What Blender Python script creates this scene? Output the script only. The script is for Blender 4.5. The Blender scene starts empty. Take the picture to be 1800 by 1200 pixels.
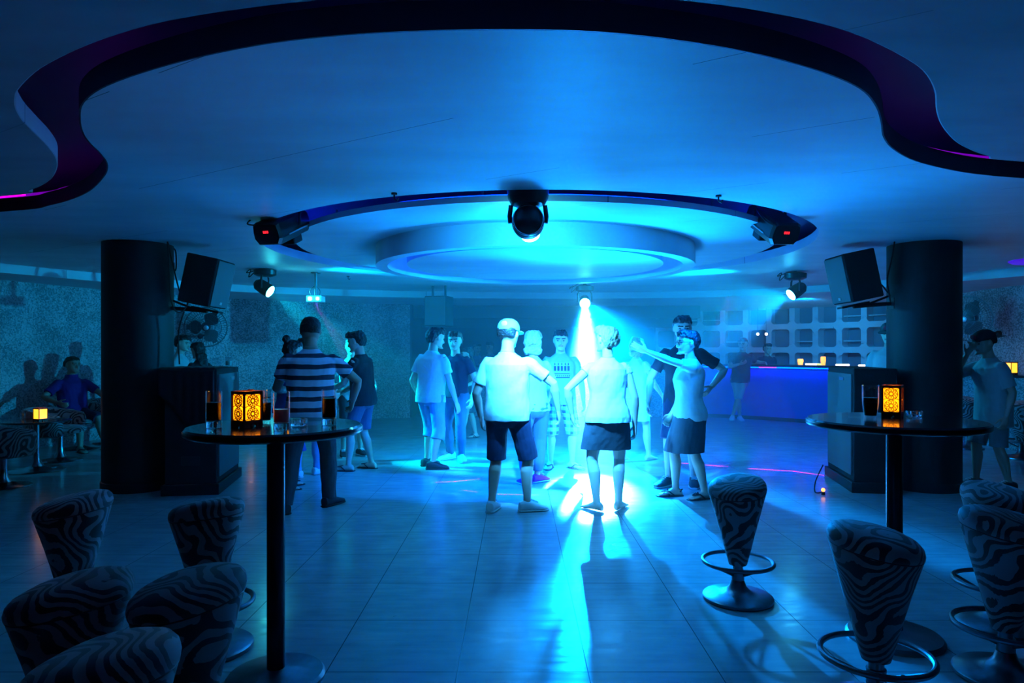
import bpy, bmesh, math, random
from mathutils import Vector, Matrix, noise
from mathutils.geometry import tessellate_polygon
PI = math.pi
S = bpy.context.scene
COL = S.collection
RND = random.Random(7)

# ------------------------------------------------------------------ camera
HC = 1.47                                   # eye height
cam_d = bpy.data.cameras.new('camera'); cam = bpy.data.objects.new('camera', cam_d); COL.objects.link(cam)
cam.location = (0, 0, HC); cam.rotation_euler = (PI/2, 0, 0)
cam_d.lens = 24.0; cam_d.sensor_width = 36.0; cam_d.shift_x = -0.005; cam_d.shift_y = 0.00944
cam_d.clip_start = 0.05; cam_d.clip_end = 100
S.camera = cam
def AT(px, Y):            # world x of a photo column at depth Y
    return (px - 909.0) * Y / 1200.0
def ZAT(py, Y):           # world z of a photo row at depth Y
    return HC - (py - 617.0) * Y / 1200.0
def FLOOR_Y(py):
    return 1200.0 * HC / (py - 617.0)

# ------------------------------------------------------------------ view, world
S.view_settings.view_transform = 'Standard'; S.view_settings.look = 'None'
S.view_settings.exposure = 0.0; S.view_settings.gamma = 1.0; S.view_settings.use_curve_mapping = False
w = bpy.data.worlds.new('night'); S.world = w; w.use_nodes = True
w.node_tree.nodes['Background'].inputs[0].default_value = (0.0, 0.02, 0.05, 1)
w.node_tree.nodes['Background'].inputs[1].default_value = 0.02
cy = S.cycles
cy.use_denoising = True
cy.max_bounces = 10; cy.diffuse_bounces = 3; cy.glossy_bounces = 4; cy.transmission_bounces = 8
cy.transparent_max_bounces = 12; cy.volume_bounces = 1
cy.caustics_reflective = True; cy.blur_glossy = 0.5; cy.caustics_refractive = False
cy.sample_clamp_indirect = 6.0
cy.sample_clamp_direct = 0.0

# ------------------------------------------------------------------ lamps
def aim(o, target):
    d = Vector(target) - o.location
    o.rotation_euler = d.to_track_quat('-Z', 'Y').to_euler()
KS = 0.42
def spot(name, loc, target, color, power, angle, blend=0.6, radius=0.05):
    d = bpy.data.lights.new(name, 'SPOT'); d.color = color; d.energy = power*KS
    d.spot_size = math.radians(angle); d.spot_blend = blend; d.shadow_soft_size = radius
    o = bpy.data.objects.new(name, d); COL.objects.link(o); o.location = loc; aim(o, target); return o
def laser(name, src, A, B, color, power, thick):
    """laser projector head: a spot whose shader draws one thin line from A to B"""
    src = Vector(src); A = Vector(A); B = Vector(B); mid = (A+B)/2; d = (mid-src).normalized(); x = (B-A); x = (x-d*x.dot(d)).normalized(); y = d.cross(x)*-1
    y = (-d).cross(x)
    o = spot(name, src, mid, color, power, 40, 0.1, 0.002); o.rotation_euler = Matrix((x, y, -d)).transposed().to_euler()
    half = math.tan((A-src).angle(d)); l = o.data; l.use_nodes = True; nt = l.node_tree; em = nt.nodes['Emission']
    tc = nt.nodes.new('ShaderNodeTexCoord'); sp = nt.nodes.new('ShaderNodeSeparateXYZ'); nt.links.new(tc.outputs['Normal'], sp.inputs[0])
    def mn(op, a, b=None):
        n = nt.nodes.new('ShaderNodeMath'); n.operation = op
        for i, v in enumerate((a, b)):
            if v is None: continue
            if isinstance(v, float): n.inputs[i].default_value = v
            else: nt.links.new(v, n.inputs[i])
        return n.outputs[0]
    u = mn('ABSOLUTE', mn('DIVIDE', sp.outputs[0], sp.outputs[2])); v = mn('ABSOLUTE', mn('DIVIDE', sp.outputs[1], sp.outputs[2]))
    nt.links.new(mn('MULTIPLY', mn('LESS_THAN', u, half), mn('LESS_THAN', v, thick)), em.inputs['Strength'])
    return o
def area(name, loc, target, color, power, sx, sy):
    d = bpy.data.lights.new(name, 'AREA'); d.color = color; d.energy = power
    d.shape = 'RECTANGLE'; d.size = sx; d.size_y = sy
    o = bpy.data.objects.new(name, d); COL.objects.link(o); o.location = loc; aim(o, target); return o
def point(name, loc, color, power, radius=0.03):
    d = bpy.data.lights.new(name, 'POINT'); d.color = color; d.energy = power; d.shadow_soft_size = radius
    o = bpy.data.objects.new(name, d); COL.objects.link(o); o.location = loc; return o

PAR_L = Vector((-3.54, 9.59, 2.35)); PAR_R = Vector((4.02, 9.86, 2.33))
BACK = Vector((1.14, 11.5, 2.30)); BALL = Vector((0.08, 5.02, 2.42))
# cyan flood on the left
dl = (Vector((0.3, 9.2, 0.0)) - PAR_L).normalized()
spot('flood_beam_cyan', PAR_L + dl*0.10, (-0.5, 9.1, 0.0), (0.0, 0.55, 0.80), 11000, 34, 0.7, 0.06)
spot('flood_spill_cyan', PAR_L + dl*0.10, (8.0, 10.6, 1.2), (0.0, 0.34, 0.85), 6000, 66, 0.8, 0.06)
# azure flood on the right
dr = (Vector((0.6, 9.4, 0.0)) - PAR_R).normalized()
spot('flood_beam_azure', PAR_R + dr*0.10, (0.6, 9.4, 0.0), (0.0, 0.28, 1.0), 13000, 36, 0.7, 0.06)
spot('flood_spill_azure', PAR_R + dr*0.10, (-7.0, 10.6, 1.3), (0.0, 0.37, 0.82), 9000, 66, 0.8, 0.06)
# added upward spot, stands in for light bouncing off the bright floor patch
spot('floor_bounce_fill', (0.85, 7.35, 0.12), (0.75, 5.6, 2.6), (0.0, 0.245, 1.0), 6200, 100, 1.0, 0.55)
# bright moving head at the back, tilted down toward the dancers
db = (Vector((0.75, 5.6, 0.0)) - BACK).normalized()
spot('moving_head_back_beam', BACK + db*0.13, (1.5, 6.4, 0.0), (0.0, 0.25, 1.0), 26000, 38, 0.9, 0.07)
spot('moving_head_back_core', BACK + db*0.13, (0.95, 7.8, 0.0), (0.008, 0.38, 1.0), 40000, 24, 0.8, 0.07)
spot('moving_head_back_streak', BACK + db*0.13, (0.78, 7.3, 0.0), (0.09, 0.48, 1.0), 300000, 14, 1.0, 0.06)
spot('flood_spill_side', PAR_R + Vector((0.08, -0.12, 0.0)), (5.2, 7.4, 1.0), (0.0, 0.36, 0.8), 450, 36, 0.8, 0.06)
# moving head in the ceiling channel over the dancers' backs
dc = (Vector((0.70, 8.2, 0.0)) - BALL).normalized()
spot('moving_head_front_beam', BALL + dc*0.17, (0.70, 8.2, 0.0), (0.024, 0.34, 1.0), 10500, 58, 0.8, 0.05)
spot('moving_head_front_spill', BALL + Vector((0.0, 0.20, -0.10)), (0.2, 6.5, 2.5), (0.0, 0.25, 1.0), 320, 140, 0.9, 0.05)
# added blue spot to brighten the shelf wall, without a fixture
spot('shelf_fill', (5.6, 13.2, 2.45), (6.3, 16.6, 1.6), (0.0, 0.36, 1.0), 800, 110, 0.8, 0.1)
PJ = (AT(553, 9.9), 9.84, 2.20)
for k_, (a_, b_) in enumerate((((750, 848), (800, 846)), ((800, 846), (845, 841)), ((790, 858), (838, 864)), ((868, 868), (945, 870)))):
    laser('laser_line', PJ, (AT(a_[0], FLOOR_Y(a_[1])), FLOOR_Y(a_[1]), 0), (AT(b_[0], FLOOR_Y(b_[1])), FLOOR_Y(b_[1]), 0), (1.0, 0.0, 0.75), 13000, 0.0014)
for a_, b_ in (((1165, 811), (1280, 820)), ((1315, 823), (1395, 828)), ((1395, 828), (1447, 835))):
    laser('laser_line', (3.2, 10.2, 2.45), (AT(a_[0], FLOOR_Y(a_[1])), FLOOR_Y(a_[1]), 0), (AT(b_[0], FLOOR_Y(b_[1])), FLOOR_Y(b_[1]), 0), (1.0, 0.0, 0.75), 19000, 0.0022)
for px_, py_ in ((740, 886), (771, 890), (817, 887)):
    spot('laser_dot', PJ, (AT(px_, FLOOR_Y(py_)), FLOOR_Y(py_), 0), (0.45, 0.0, 0.75), 9000, 1.9, 0.5, 0.002)
# scanners in the channel wash the ceiling discs and floor in blue
spot('scanner_wash_blue', (-1.75, 6.45, 2.36), (0.8, 8.5, 0.0), (0.0, 0.12, 1.0), 5500, 60, 0.9, 0.05)
spot('scanner_wash_azure', (1.95, 6.25, 2.36), (0.0, 7.8, 0.0), (0.0, 0.14, 1.0), 5500, 60, 0.9, 0.05)
# dim warm fill spot added behind the viewer, aimed down at the stools
spot('stool_fill', (0.2, -2.2, 2.3), (0.0, 2.6, 0.3), (1.0, 0.22, 0.42), 2.5, 95, 0.6, 0.25)

# ------------------------------------------------------------------ nodes / materials
def new_mat(name):
    m = bpy.data.materials.new(name); m.use_nodes = True
    return m, m.node_tree, m.node_tree.nodes['Principled BSDF']
def PM(name, color, rough=0.5, metal=0.0, emit=None, es=0.0, trans=0.0, ior=1.45, bump=0.0, bscale=30.0, spec=0.5, vary=0.0, coat=0.0):
    m, nt, b = new_mat(name)
    b.inputs['Base Color'].default_value = (*color, 1); b.inputs['Roughness'].default_value = rough
    b.inputs['Metallic'].default_value = metal; b.inputs['IOR'].default_value = ior
    b.inputs['Specular IOR Level'].default_value = spec
    b.inputs['Coat Weight'].default_value = coat
    if trans: b.inputs['Transmission Weight'].default_value = trans
    if emit:
        b.inputs['Emission Color'].default_value = (*emit, 1); b.inputs['Emission Strength'].default_value = es
    tc = nt.nodes.new('ShaderNodeTexCoord')
    if bump or vary:
        n = nt.nodes.new('ShaderNodeTexNoise'); n.inputs['Scale'].default_value = bscale; n.inputs['Detail'].default_value = 4
        nt.links.new(tc.outputs['Object'], n.inputs['Vector'])
        if bump:
            bp = nt.nodes.new('ShaderNodeBump'); bp.inputs['Strength'].default_value = bump; bp.inputs['Distance'].default_value = 0.01
            nt.links.new(n.outputs['Fac'], bp.inputs['Height']); nt.links.new(bp.outputs['Normal'], b.inputs['Normal'])
        if vary:
            mx = nt.nodes.new('ShaderNodeMix'); mx.data_type = 'RGBA'
            mx.inputs['A'].default_value = (*[c*(1-vary) for c in color], 1); mx.inputs['B'].default_value = (*[min(1, c*(1+vary)) for c in color], 1)
            nt.links.new(n.outputs['Fac'], mx.inputs['Factor']); nt.links.new(mx.outputs['Result'], b.inputs['Base Color'])
    return m
def N(nt, t, **kw):
    n = nt.nodes.new(t)
    for k, v in kw.items(): setattr(n, k, v)
    return n
def math_node(nt, op, a, b=None):
    n = N(nt, 'ShaderNodeMath', operation=op)
    for i, v in enumerate((a, b)):
        if v is None: continue
        if isinstance(v, (int, float)): n.inputs[i].default_value = v
        else: nt.links.new(v, n.inputs[i])
    return n.outputs[0]
def ramp(nt, fac, stops, interp='LINEAR'):
    r = N(nt, 'ShaderNodeValToRGB'); r.color_ramp.interpolation = interp
    els = r.color_ramp.elements
    while len(els) < len(stops): els.new(0.5)
    for e, (p, c) in zip(els, stops):
        e.position = p; e.color = (*c, 1) if not isinstance(c, (int, float)) else (c, c, c, 1)
    nt.links.new(fac, r.inputs['Fac']); return r.outputs['Color']

def floor_mat():
    m, nt, b = new_mat('polished stone tiles')
    g = N(nt, 'ShaderNodeNewGeometry'); sp = N(nt, 'ShaderNodeSeparateXYZ'); nt.links.new(g.outputs['Position'], sp.inputs[0])
    def line(v, off):
        f = math_node(nt, 'FRACT', math_node(nt, 'DIVIDE', math_node(nt, 'ADD', v, off), 0.6))
        d = math_node(nt, 'ABSOLUTE', math_node(nt, 'SUBTRACT', f, 0.5))
        return math_node(nt, 'GREATER_THAN', d, 0.5 - 0.0042)
    gx = line(sp.outputs[0], 0.275 + 60); gy = line(sp.outputs[1], 60 - 3.13 + 0.0)
    grout = math_node(nt, 'MAXIMUM', gx, gy)
    n1 = N(nt, 'ShaderNodeTexNoise'); n1.inputs['Scale'].default_value = 3.2; n1.inputs['Detail'].default_value = 8; n1.inputs['Roughness'].default_value = 0.62
    nt.links.new(g.outputs['Position'], n1.inputs['Vector'])
    mp = N(nt, 'ShaderNodeMapping'); mp.inputs['Scale'].default_value = (2.0, 14.0, 1.0); nt.links.new(g.outputs['Position'], mp.inputs[0])
    n2 = N(nt, 'ShaderNodeTexNoise'); n2.inputs['Scale'].default_value = 1.6; n2.inputs['Detail'].default_value = 6; nt.links.new(mp.outputs[0], n2.inputs['Vector'])
    mixn = math_node(nt, 'ADD', math_node(nt, 'MULTIPLY', n1.outputs['Fac'], 0.6), math_node(nt, 'MULTIPLY', n2.outputs['Fac'], 0.4))
    c = ramp(nt, mixn, [(0.3, (0.34, 0.36, 0.37)), (0.7, (0.52, 0.55, 0.55))])
    # scattered scuffs and crumbs
    v = N(nt, 'ShaderNodeTexNoise'); v.inputs['Scale'].default_value = 11.0; v.inputs['Detail'].default_value = 2; v.inputs['Distortion'].default_value = 2.5
    nt.links.new(g.outputs['Position'], v.inputs['Vector'])
    sc = math_node(nt, 'GREATER_THAN', v.outputs['Fac'], 0.765)
    dark = math_node(nt, 'MAXIMUM', grout, math_node(nt, 'MULTIPLY', sc, 0.6))
    mx = N(nt, 'ShaderNodeMix', data_type='RGBA'); mx.inputs['B'].default_value = (0.02, 0.025, 0.03, 1)
    nt.links.new(dark, mx.inputs['Factor']); nt.links.new(c, mx.inputs['A']); nt.links.new(mx.outputs['Result'], b.inputs['Base Color'])
    r = ramp(nt, n2.outputs['Fac'], [(0.3, 0.16), (0.7, 0.27)])
    r2 = math_node(nt, 'ADD', r, math_node(nt, 'MULTIPLY', dark, 0.3)); nt.links.new(r2, b.inputs['Roughness'])
    b.inputs['Specular IOR Level'].default_value = 0.6
    bp = N(nt, 'ShaderNodeBump'); bp.inputs['Strength'].default_value = 0.05; bp.inputs['Distance'].default_value = 0.01
    nt.links.new(math_node(nt, 'SUBTRACT', mixn, math_node(nt, 'MULTIPLY', grout, 0.6)), bp.inputs['Height'])
    nt.links.new(bp.outputs['Normal'], b.inputs['Normal'])
    return m
def mosaic_mat(name, lo, hi, scale=38.0):
    m, nt, b = new_mat(name)
    g = N(nt, 'ShaderNodeNewGeometry')
    v = N(nt, 'ShaderNodeTexVoronoi'); v.inputs['Scale'].default_value = scale; nt.links.new(g.outputs['Position'], v.inputs['Vector'])
    s = N(nt, 'ShaderNodeSeparateColor'); nt.links.new(v.outputs['Color'], s.inputs[0])
    n = N(nt, 'ShaderNodeTexNoise'); n.inputs['Scale'].default_value = 2.4; n.inputs['Detail'].default_value = 6; nt.links.new(g.outputs['Position'], n.inputs['Vector'])
    f = math_node(nt, 'ADD', math_node(nt, 'MULTIPLY', s.outputs[0], 0.75), math_node(nt, 'MULTIPLY', math_node(nt, 'SUBTRACT', n.outputs['Fac'], 0.5), 1.1))
    c = ramp(nt, f, [(0.08, lo), (0.75, hi)])
    nt.links.new(c, b.inputs['Base Color']); b.inputs['Roughness'].default_value = 0.55
    bp = N(nt, 'ShaderNodeBump'); bp.inputs['Strength'].default_value = 0.5; bp.inputs['Distance'].default_value = 0.012
    nt.links.new(s.outputs[1], bp.inputs['Height']); nt.links.new(bp.outputs['Normal'], b.inputs['Normal'])
    return m
def ceiling_mat(name, lo, hi):
    m, nt, b = new_mat(name)
    g = N(nt, 'ShaderNodeNewGeometry')
    mp = N(nt, 'ShaderNodeMapping'); mp.inputs['Scale'].default_value = (0.8, 2.4, 1.0); nt.links.new(g.outputs['Position'], mp.inputs[0])
    n = N(nt, 'ShaderNodeTexNoise'); n.inputs['Scale'].default_value = 1.4; n.inputs['Detail'].default_value = 7; nt.links.new(mp.outputs[0], n.inputs['Vector'])
    c = ramp(nt, n.outputs['Fac'], [(0.3, lo), (0.7, hi)])
    # hairline board joints running diagonally
    sp = N(nt, 'ShaderNodeSeparateXYZ'); nt.links.new(g.outputs['Position'], sp.inputs[0])
    dg = math_node(nt, 'ADD', math_node(nt, 'MULTIPLY', sp.outputs[0], 0.62), sp.outputs[1])
    fr = math_node(nt, 'ABSOLUTE', math_node(nt, 'SUBTRACT', math_node(nt, 'FRACT', math_node(nt, 'DIVIDE', dg, 1.27)), 0.5))
    ln = math_node(nt, 'LESS_THAN', fr, 0.0022)
    n2 = N(nt, 'ShaderNodeTexNoise'); n2.inputs['Scale'].default_value = 0.9; nt.links.new(g.outputs['Position'], n2.inputs['Vector'])
    ln = math_node(nt, 'MULTIPLY', ln, math_node(nt, 'GREATER_THAN', n2.outputs['Fac'], 0.52))
    mx = N(nt, 'ShaderNodeMix', data_type='RGBA'); mx.inputs['B'].default_value = (0.15, 0.16, 0.17, 1)
    nt.links.new(ln, mx.inputs['Factor']); nt.links.new(c, mx.inputs['A']); nt.links.new(mx.outputs['Result'], b.inputs['Base Color'])
    b.inputs['Roughness'].default_value = 0.45; b.inputs['Specular IOR Level'].default_value = 0.35
    return m
def zebra_mat():
    m, nt, b = new_mat('zebra print fabric')
    tc = N(nt, 'ShaderNodeTexCoord'); oi = N(nt, 'ShaderNodeObjectInfo')
    off = N(nt, 'ShaderNodeVectorMath', operation='ADD'); sc = N(nt, 'ShaderNodeVectorMath', operation='SCALE'); sc.inputs[0].default_value = (3.1, 5.7, 1.3)
    nt.links.new(oi.outputs['Random'], sc.inputs['Scale'])
    nt.links.new(tc.outputs['Object'], off.inputs[0]); nt.links.new(sc.outputs[0], off.inputs[1])
    n = N(nt, 'ShaderNodeTexNoise'); n.inputs['Scale'].default_value = 4.2; n.inputs['Detail'].default_value = 1.0; nt.links.new(off.outputs[0], n.inputs['Vector'])
    sub = N(nt, 'ShaderNodeVectorMath', operation='SUBTRACT'); sub.inputs[1].default_value = (0.5, 0.5, 0.5); nt.links.new(n.outputs['Color'], sub.inputs[0])
    s2 = N(nt, 'ShaderNodeVectorMath', operation='SCALE'); s2.inputs['Scale'].default_value = 0.46; nt.links.new(sub.outputs[0], s2.inputs[0])
    ad = N(nt, 'ShaderNodeVectorMath', operation='ADD'); nt.links.new(off.outputs[0], ad.inputs[0]); nt.links.new(s2.outputs[0], ad.inputs[1])
    wv = N(nt, 'ShaderNodeTexWave', wave_type='BANDS', bands_direction='DIAGONAL'); wv.inputs['Scale'].default_value = 8.2; wv.inputs['Distortion'].default_value = 1.2; wv.inputs['Detail Scale'].default_value = 3.0
    nt.links.new(ad.outputs[0], wv.inputs['Vector'])
    c = ramp(nt, wv.outputs['Fac'], [(0.44, (0.006, 0.006, 0.008)), (0.50, (0.30, 0.26, 0.27))])
    nt.links.new(c, b.inputs['Base Color']); b.inputs['Roughness'].default_value = 0.62
    b.inputs['Sheen Weight'].default_value = 0.3
    return m
def stripe_mat(name, a, bcol, period=0.105, duty=0.42):
    m, nt, b = new_mat(name)
    tc = N(nt, 'ShaderNodeTexCoord'); sp = N(nt, 'ShaderNodeSeparateXYZ'); nt.links.new(tc.outputs['Object'], sp.inputs[0])
    n = N(nt, 'ShaderNodeTexNoise'); n.inputs['Scale'].default_value = 3.0; nt.links.new(tc.outputs['Object'], n.inputs['Vector'])
    z = math_node(nt, 'ADD', sp.outputs[2], math_node(nt, 'MULTIPLY', n.outputs['Fac'], 0.05))
    f = math_node(nt, 'FRACT', math_node(nt, 'DIVIDE', z, period))
    c = ramp(nt, f, [(0.0, a), (duty, bcol)], 'CONSTANT')
    nt.links.new(c, b.inputs['Base Color']); b.inputs['Roughness'].default_value = 0.85; return m
def plaid_mat():
    m, nt, b = new_mat('plaid cotton')
    tc = N(nt, 'ShaderNodeTexCoord'); sp = N(nt, 'ShaderNodeSeparateXYZ'); nt.links.new(tc.outputs['Object'], sp.inputs[0])
    def st(v, p, lo):
        f = math_node(nt, 'FRACT', math_node(nt, 'DIVIDE', math_node(nt, 'ADD', v, 5.0), p)); return math_node(nt, 'GREATER_THAN', f, lo)
    x = st(sp.outputs[0], 0.085, 0.5); z = st(sp.outputs[2], 0.085, 0.5); x2 = st(sp.outputs[0], 0.0425, 0.86); z2 = st(sp.outputs[2], 0.0425, 0.86)
    s = math_node(nt, 'ADD', math_node(nt, 'ADD', x, z), math_node(nt, 'MULTIPLY', math_node(nt, 'MAXIMUM', x2, z2), 0.8))
    c = ramp(nt, math_node(nt, 'DIVIDE', s, 3.0), [(0.0, (0.03, 0.06, 0.12)), (0.3, (0.18, 0.25, 0.35)), (0.75, (0.55, 0.62, 0.64))])
    nt.links.new(c, b.inputs['Base Color']); b.inputs['Roughness'].default_value = 0.85; return m

M = {}
M['floor'] = floor_mat(); M['ceiling'] = ceiling_mat('painted ceiling board', (0.62, 0.64, 0.66), (0.74, 0.76, 0.78)); M['ceiling_grey'] = ceiling_mat('grey ceiling board', (0.22, 0.23, 0.25), (0.32, 0.33, 0.35)); M['zebra'] = zebra_mat()
M['mosaic'] = mosaic_mat('grey mosaic chips', (0.15, 0.19, 0.19), (0.52, 0.58, 0.58), 52.0)
M['lid'] = PM('recess paint', (0.22, 0.16, 0.30), 0.7, vary=0.1, bscale=3)
M['darkwall'] = PM('dark painted wall', (0.10, 0.11, 0.13), 0.7, vary=0.25, bscale=2)
M['black'] = PM('black paint', (0.012, 0.013, 0.015), 0.45, bump=0.1, bscale=60)
M['pillar'] = PM('black felt column covering', (0.014, 0.016, 0.018), 0.6, bump=0.15, bscale=25)
M['plastic'] = PM('black plastic', (0.015, 0.016, 0.018), 0.35)
M['rubber'] = PM('cable rubber', (0.012, 0.012, 0.013), 0.55)
M['grille'] = PM('speaker grille', (0.16, 0.17, 0.18), 0.55, 0.4, bump=0.9, bscale=220)
M['carpetbox'] = PM('black speaker carpet', (0.014, 0.014, 0.016), 0.85, bump=0.6, bscale=140)
M['cloth_red'] = PM('black and dark red cloth', (0.035, 0.008, 0.010), 0.5, bump=0.3, bscale=9)
M['chrome'] = PM('worn chrome', (0.42, 0.43, 0.45), 0.24, 1.0, bump=0.04, bscale=50)
M['steel'] = PM('dull dark steel', (0.20, 0.21, 0.23), 0.34, 1.0, vary=0.25, bscale=25)
M['table'] = PM('black laminate', (0.018, 0.018, 0.022), 0.16, coat=0.4)
M['polish'] = PM('black enamel tube', (0.015, 0.015, 0.018), 0.25, 0.3)
M['glass'] = PM('clear glass', (0.97, 0.99, 1.0), 0.02, trans=1.0, ior=1.45)
def thin_glass():
    m = bpy.data.materials.new('thin clear glass'); m.use_nodes = True; nt = m.node_tree; nt.nodes.remove(nt.nodes['Principled BSDF'])
    tr = N(nt, 'ShaderNodeBsdfTransparent'); tr.inputs[0].default_value = (0.92, 0.96, 0.97, 1); gl = N(nt, 'ShaderNodeBsdfGlossy'); gl.inputs['Roughness'].default_value = 0.04
    lw = N(nt, 'ShaderNodeLayerWeight'); lw.inputs['Blend'].default_value = 0.35; f = math_node(nt, 'ADD', math_node(nt, 'MULTIPLY', math_node(nt, 'POWER', lw.outputs['Facing'], 2.5), 0.75), 0.05)
    mx = N(nt, 'ShaderNodeMixShader'); nt.links.new(f, mx.inputs[0]); nt.links.new(tr.outputs[0], mx.inputs[1]); nt.links.new(gl.outputs[0], mx.inputs[2])
    nt.links.new(mx.outputs[0], nt.nodes['Material Output'].inputs['Surface']); return m
M['thin_glass'] = thin_glass()
M['cola'] = PM('dark cola', (0.012, 0.005, 0.003), 0.05, spec=0.5)
M['peach'] = PM('cloudy peach drink', (0.95, 0.40, 0.32), 0.2, vary=0.1, bscale=10)
_b = M['peach'].node_tree.nodes['Principled BSDF']; _b.inputs['Subsurface Weight'].default_value = 1.0; _b.inputs['Subsurface Radius'].default_value = (0.05, 0.03, 0.025); _b.inputs['Subsurface Scale'].default_value = 1.0
M['beer'] = PM('dark beer', (0.05, 0.025, 0.012), 0.05, trans=0.5, ior=1.34)
M['mint'] = PM('cloudy pale drink', (0.55, 0.75, 0.6), 0.25)
M['wood_red'] = PM('dark red lantern wood', (0.10, 0.012, 0.006), 0.5, vary=0.3, bscale=40)
M['paper'] = PM('glowing lantern paper', (0.9, 0.6, 0.25), 0.6, emit=(1.0, 0.40, 0.02), es=2.3)
def paper_mat():
    m = bpy.data.materials.new('translucent lantern paper'); m.use_nodes = True; nt = m.node_tree; nt.nodes.remove(nt.nodes['Principled BSDF'])
    tl = N(nt, 'ShaderNodeBsdfTranslucent'); tl.inputs[0].default_value = (1.0, 0.74, 0.14, 1); em = N(nt, 'ShaderNodeEmission'); em.inputs[0].default_value = (1.0, 0.36, 0.008, 1); em.inputs[1].default_value = 0.6
    ad = N(nt, 'ShaderNodeAddShader'); nt.links.new(tl.outputs[0], ad.inputs[0]); nt.links.new(em.outputs[0], ad.inputs[1]); nt.links.new(ad.outputs[0], nt.nodes['Material Output'].inputs['Surface']); return m
M['paper_near'] = paper_mat()
M['flame'] = PM('candle flame', (1, 0.8, 0.4), 0.5, emit=(1.0, 0.62, 0.18), es=14.0)
M['amber_glow'] = PM('amber candle glass', (0.9, 0.4, 0.1), 0.3, emit=(1.0, 0.32, 0.03), es=2.6)
M['led_red'] = PM('red led digits', (0.3, 0, 0), 0.4, emit=(1.0, 0.01, 0.02), es=3.0)
M['led_violet'] = PM('violet led strip', (0.2, 0.05, 0.4), 0.4, emit=(0.42, 0.0, 1.0), es=0.40)
M['led_magenta'] = PM('magenta led strip', (0.4, 0.02, 0.3), 0.4, emit=(1.0, 0.0, 0.75), es=1.6)
M['led_blue'] = PM('blue led strip', (0.02, 0.05, 0.5), 0.4, emit=(0.0, 0.02, 1.0), es=14.0)
M['led_white'] = PM('white led bar', (0.8, 0.8, 0.8), 0.4, emit=(1.0, 0.8, 0.85), es=5.0)
M['led_green'] = PM('green led bar', (0.3, 0.7, 0.2), 0.4, emit=(0.55, 1.0, 0.15), es=2.0)
M['lens_cyan'] = PM('lit cyan lens', (0.5, 1, 1), 0.2, emit=(0.05, 0.85, 0.9), es=75.0)
M['lens_azure'] = PM('lit azure lens', (0.5, 0.8, 1), 0.2, emit=(0.05, 0.65, 1.0), es=75.0)
M['lens_white'] = PM('lit white lens', (1, 1, 1), 0.2, emit=(0.07, 0.7, 1.0), es=130.0)
M['lens_dark'] = PM('dark lens glass', (0.01, 0.012, 0.02), 0.08, coat=0.6)
M['lens_orange'] = PM('orange projector lens', (1, 0.4, 0.1), 0.2, emit=(1.0, 0.30, 0.06), es=3.0)
M['lens_lime'] = PM('lime projector lens', (0.5, 1, 0.2), 0.2, emit=(0.4, 1.0, 0.35), es=3.0)
M['white_plastic'] = PM('white plastic', (0.7, 0.72, 0.72), 0.35)
M['fascia'] = PM('dark navy ceiling edge paint', (0.012, 0.012, 0.035), 0.5)
M['bar_front'] = PM('bar front with blue light in colour', (0.05, 0.09, 0.50), 0.3, vary=0.06, bscale=1.5)  # white front; the blue of the LED light is put into its colour
M['lattice'] = PM('white shelf wall', (0.62, 0.66, 0.68), 0.55, vary=0.08, bscale=3)
M['niche'] = PM('niche backing', (0.16, 0.18, 0.22), 0.6)
M['led_bar'] = PM('blue bar led strip', (0.02, 0.02, 0.5), 0.4, emit=(0.0, 0.012, 1.0), es=70.0)
M['fabric_light'] = PM('fan cage wire', (0.10, 0.11, 0.12), 0.35, 0.7)
M['fanblade'] = PM('fan blade', (0.05, 0.055, 0.06), 0.4)
M['badge'] = PM('silver badge', (0.6, 0.62, 0.65), 0.3, 0.8)
# people
M['skin'] = PM('skin', (0.62, 0.41, 0.32), 0.5, bump=0.05, bscale=120)
M['skin_dark'] = PM('darker skin', (0.36, 0.22, 0.16), 0.5, bump=0.05, bscale=120)
M['lips'] = PM('lips', (0.42, 0.18, 0.16), 0.45)
M['hair_dark'] = PM('dark brown hair', (0.018, 0.013, 0.011), 0.5, bump=0.8, bscale=70)
M['hair_brown'] = PM('brown hair', (0.06, 0.035, 0.022), 0.5, bump=0.8, bscale=70)
M['hair_fair'] = PM('fair hair', (0.36, 0.26, 0.15), 0.5, bump=0.8, bscale=70)
M['eye'] = PM('eye', (0.05, 0.05, 0.05), 0.1)
def cloth(name, c, bs=40): return PM(name, c, 0.88, bump=0.25, bscale=bs, vary=0.08)
M['c_white'] = cloth('white cotton', (0.80, 0.82, 0.82)); M['c_offwhite'] = cloth('cream cotton', (0.70, 0.70, 0.66))
M['c_black'] = cloth('black cotton', (0.015, 0.016, 0.02)); M['c_navy'] = cloth('navy cotton', (0.012, 0.018, 0.05))
M['c_grey'] = cloth('grey cotton', (0.28, 0.31, 0.34)); M['c_lightgrey'] = cloth('light grey cotton', (0.5, 0.55, 0.56))
M['c_denim'] = cloth('denim', (0.06, 0.10, 0.19), 90); M['c_lightdenim'] = cloth('light blue denim', (0.24, 0.38, 0.60), 90)
M['c_purple'] = cloth('purple cotton', (0.07, 0.006, 0.13)); M['c_beige'] = cloth('beige cotton', (0.42, 0.42, 0.38))
M['c_blue'] = cloth('blue cotton', (0.05, 0.10, 0.42)); M['c_charcoal'] = cloth('charcoal cloth', (0.05, 0.055, 0.065))
M['c_stripe'] = stripe_mat('navy and white stripes', (0.60, 0.66, 0.80), (0.012, 0.015, 0.04), 0.098, 0.58)
M['c_plaid'] = plaid_mat()
M['shoe_dark'] = PM('dark shoe', (0.02, 0.022, 0.03), 0.6); M['shoe_white'] = PM('white canvas shoe', (0.75, 0.77, 0.78), 0.7)
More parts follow.
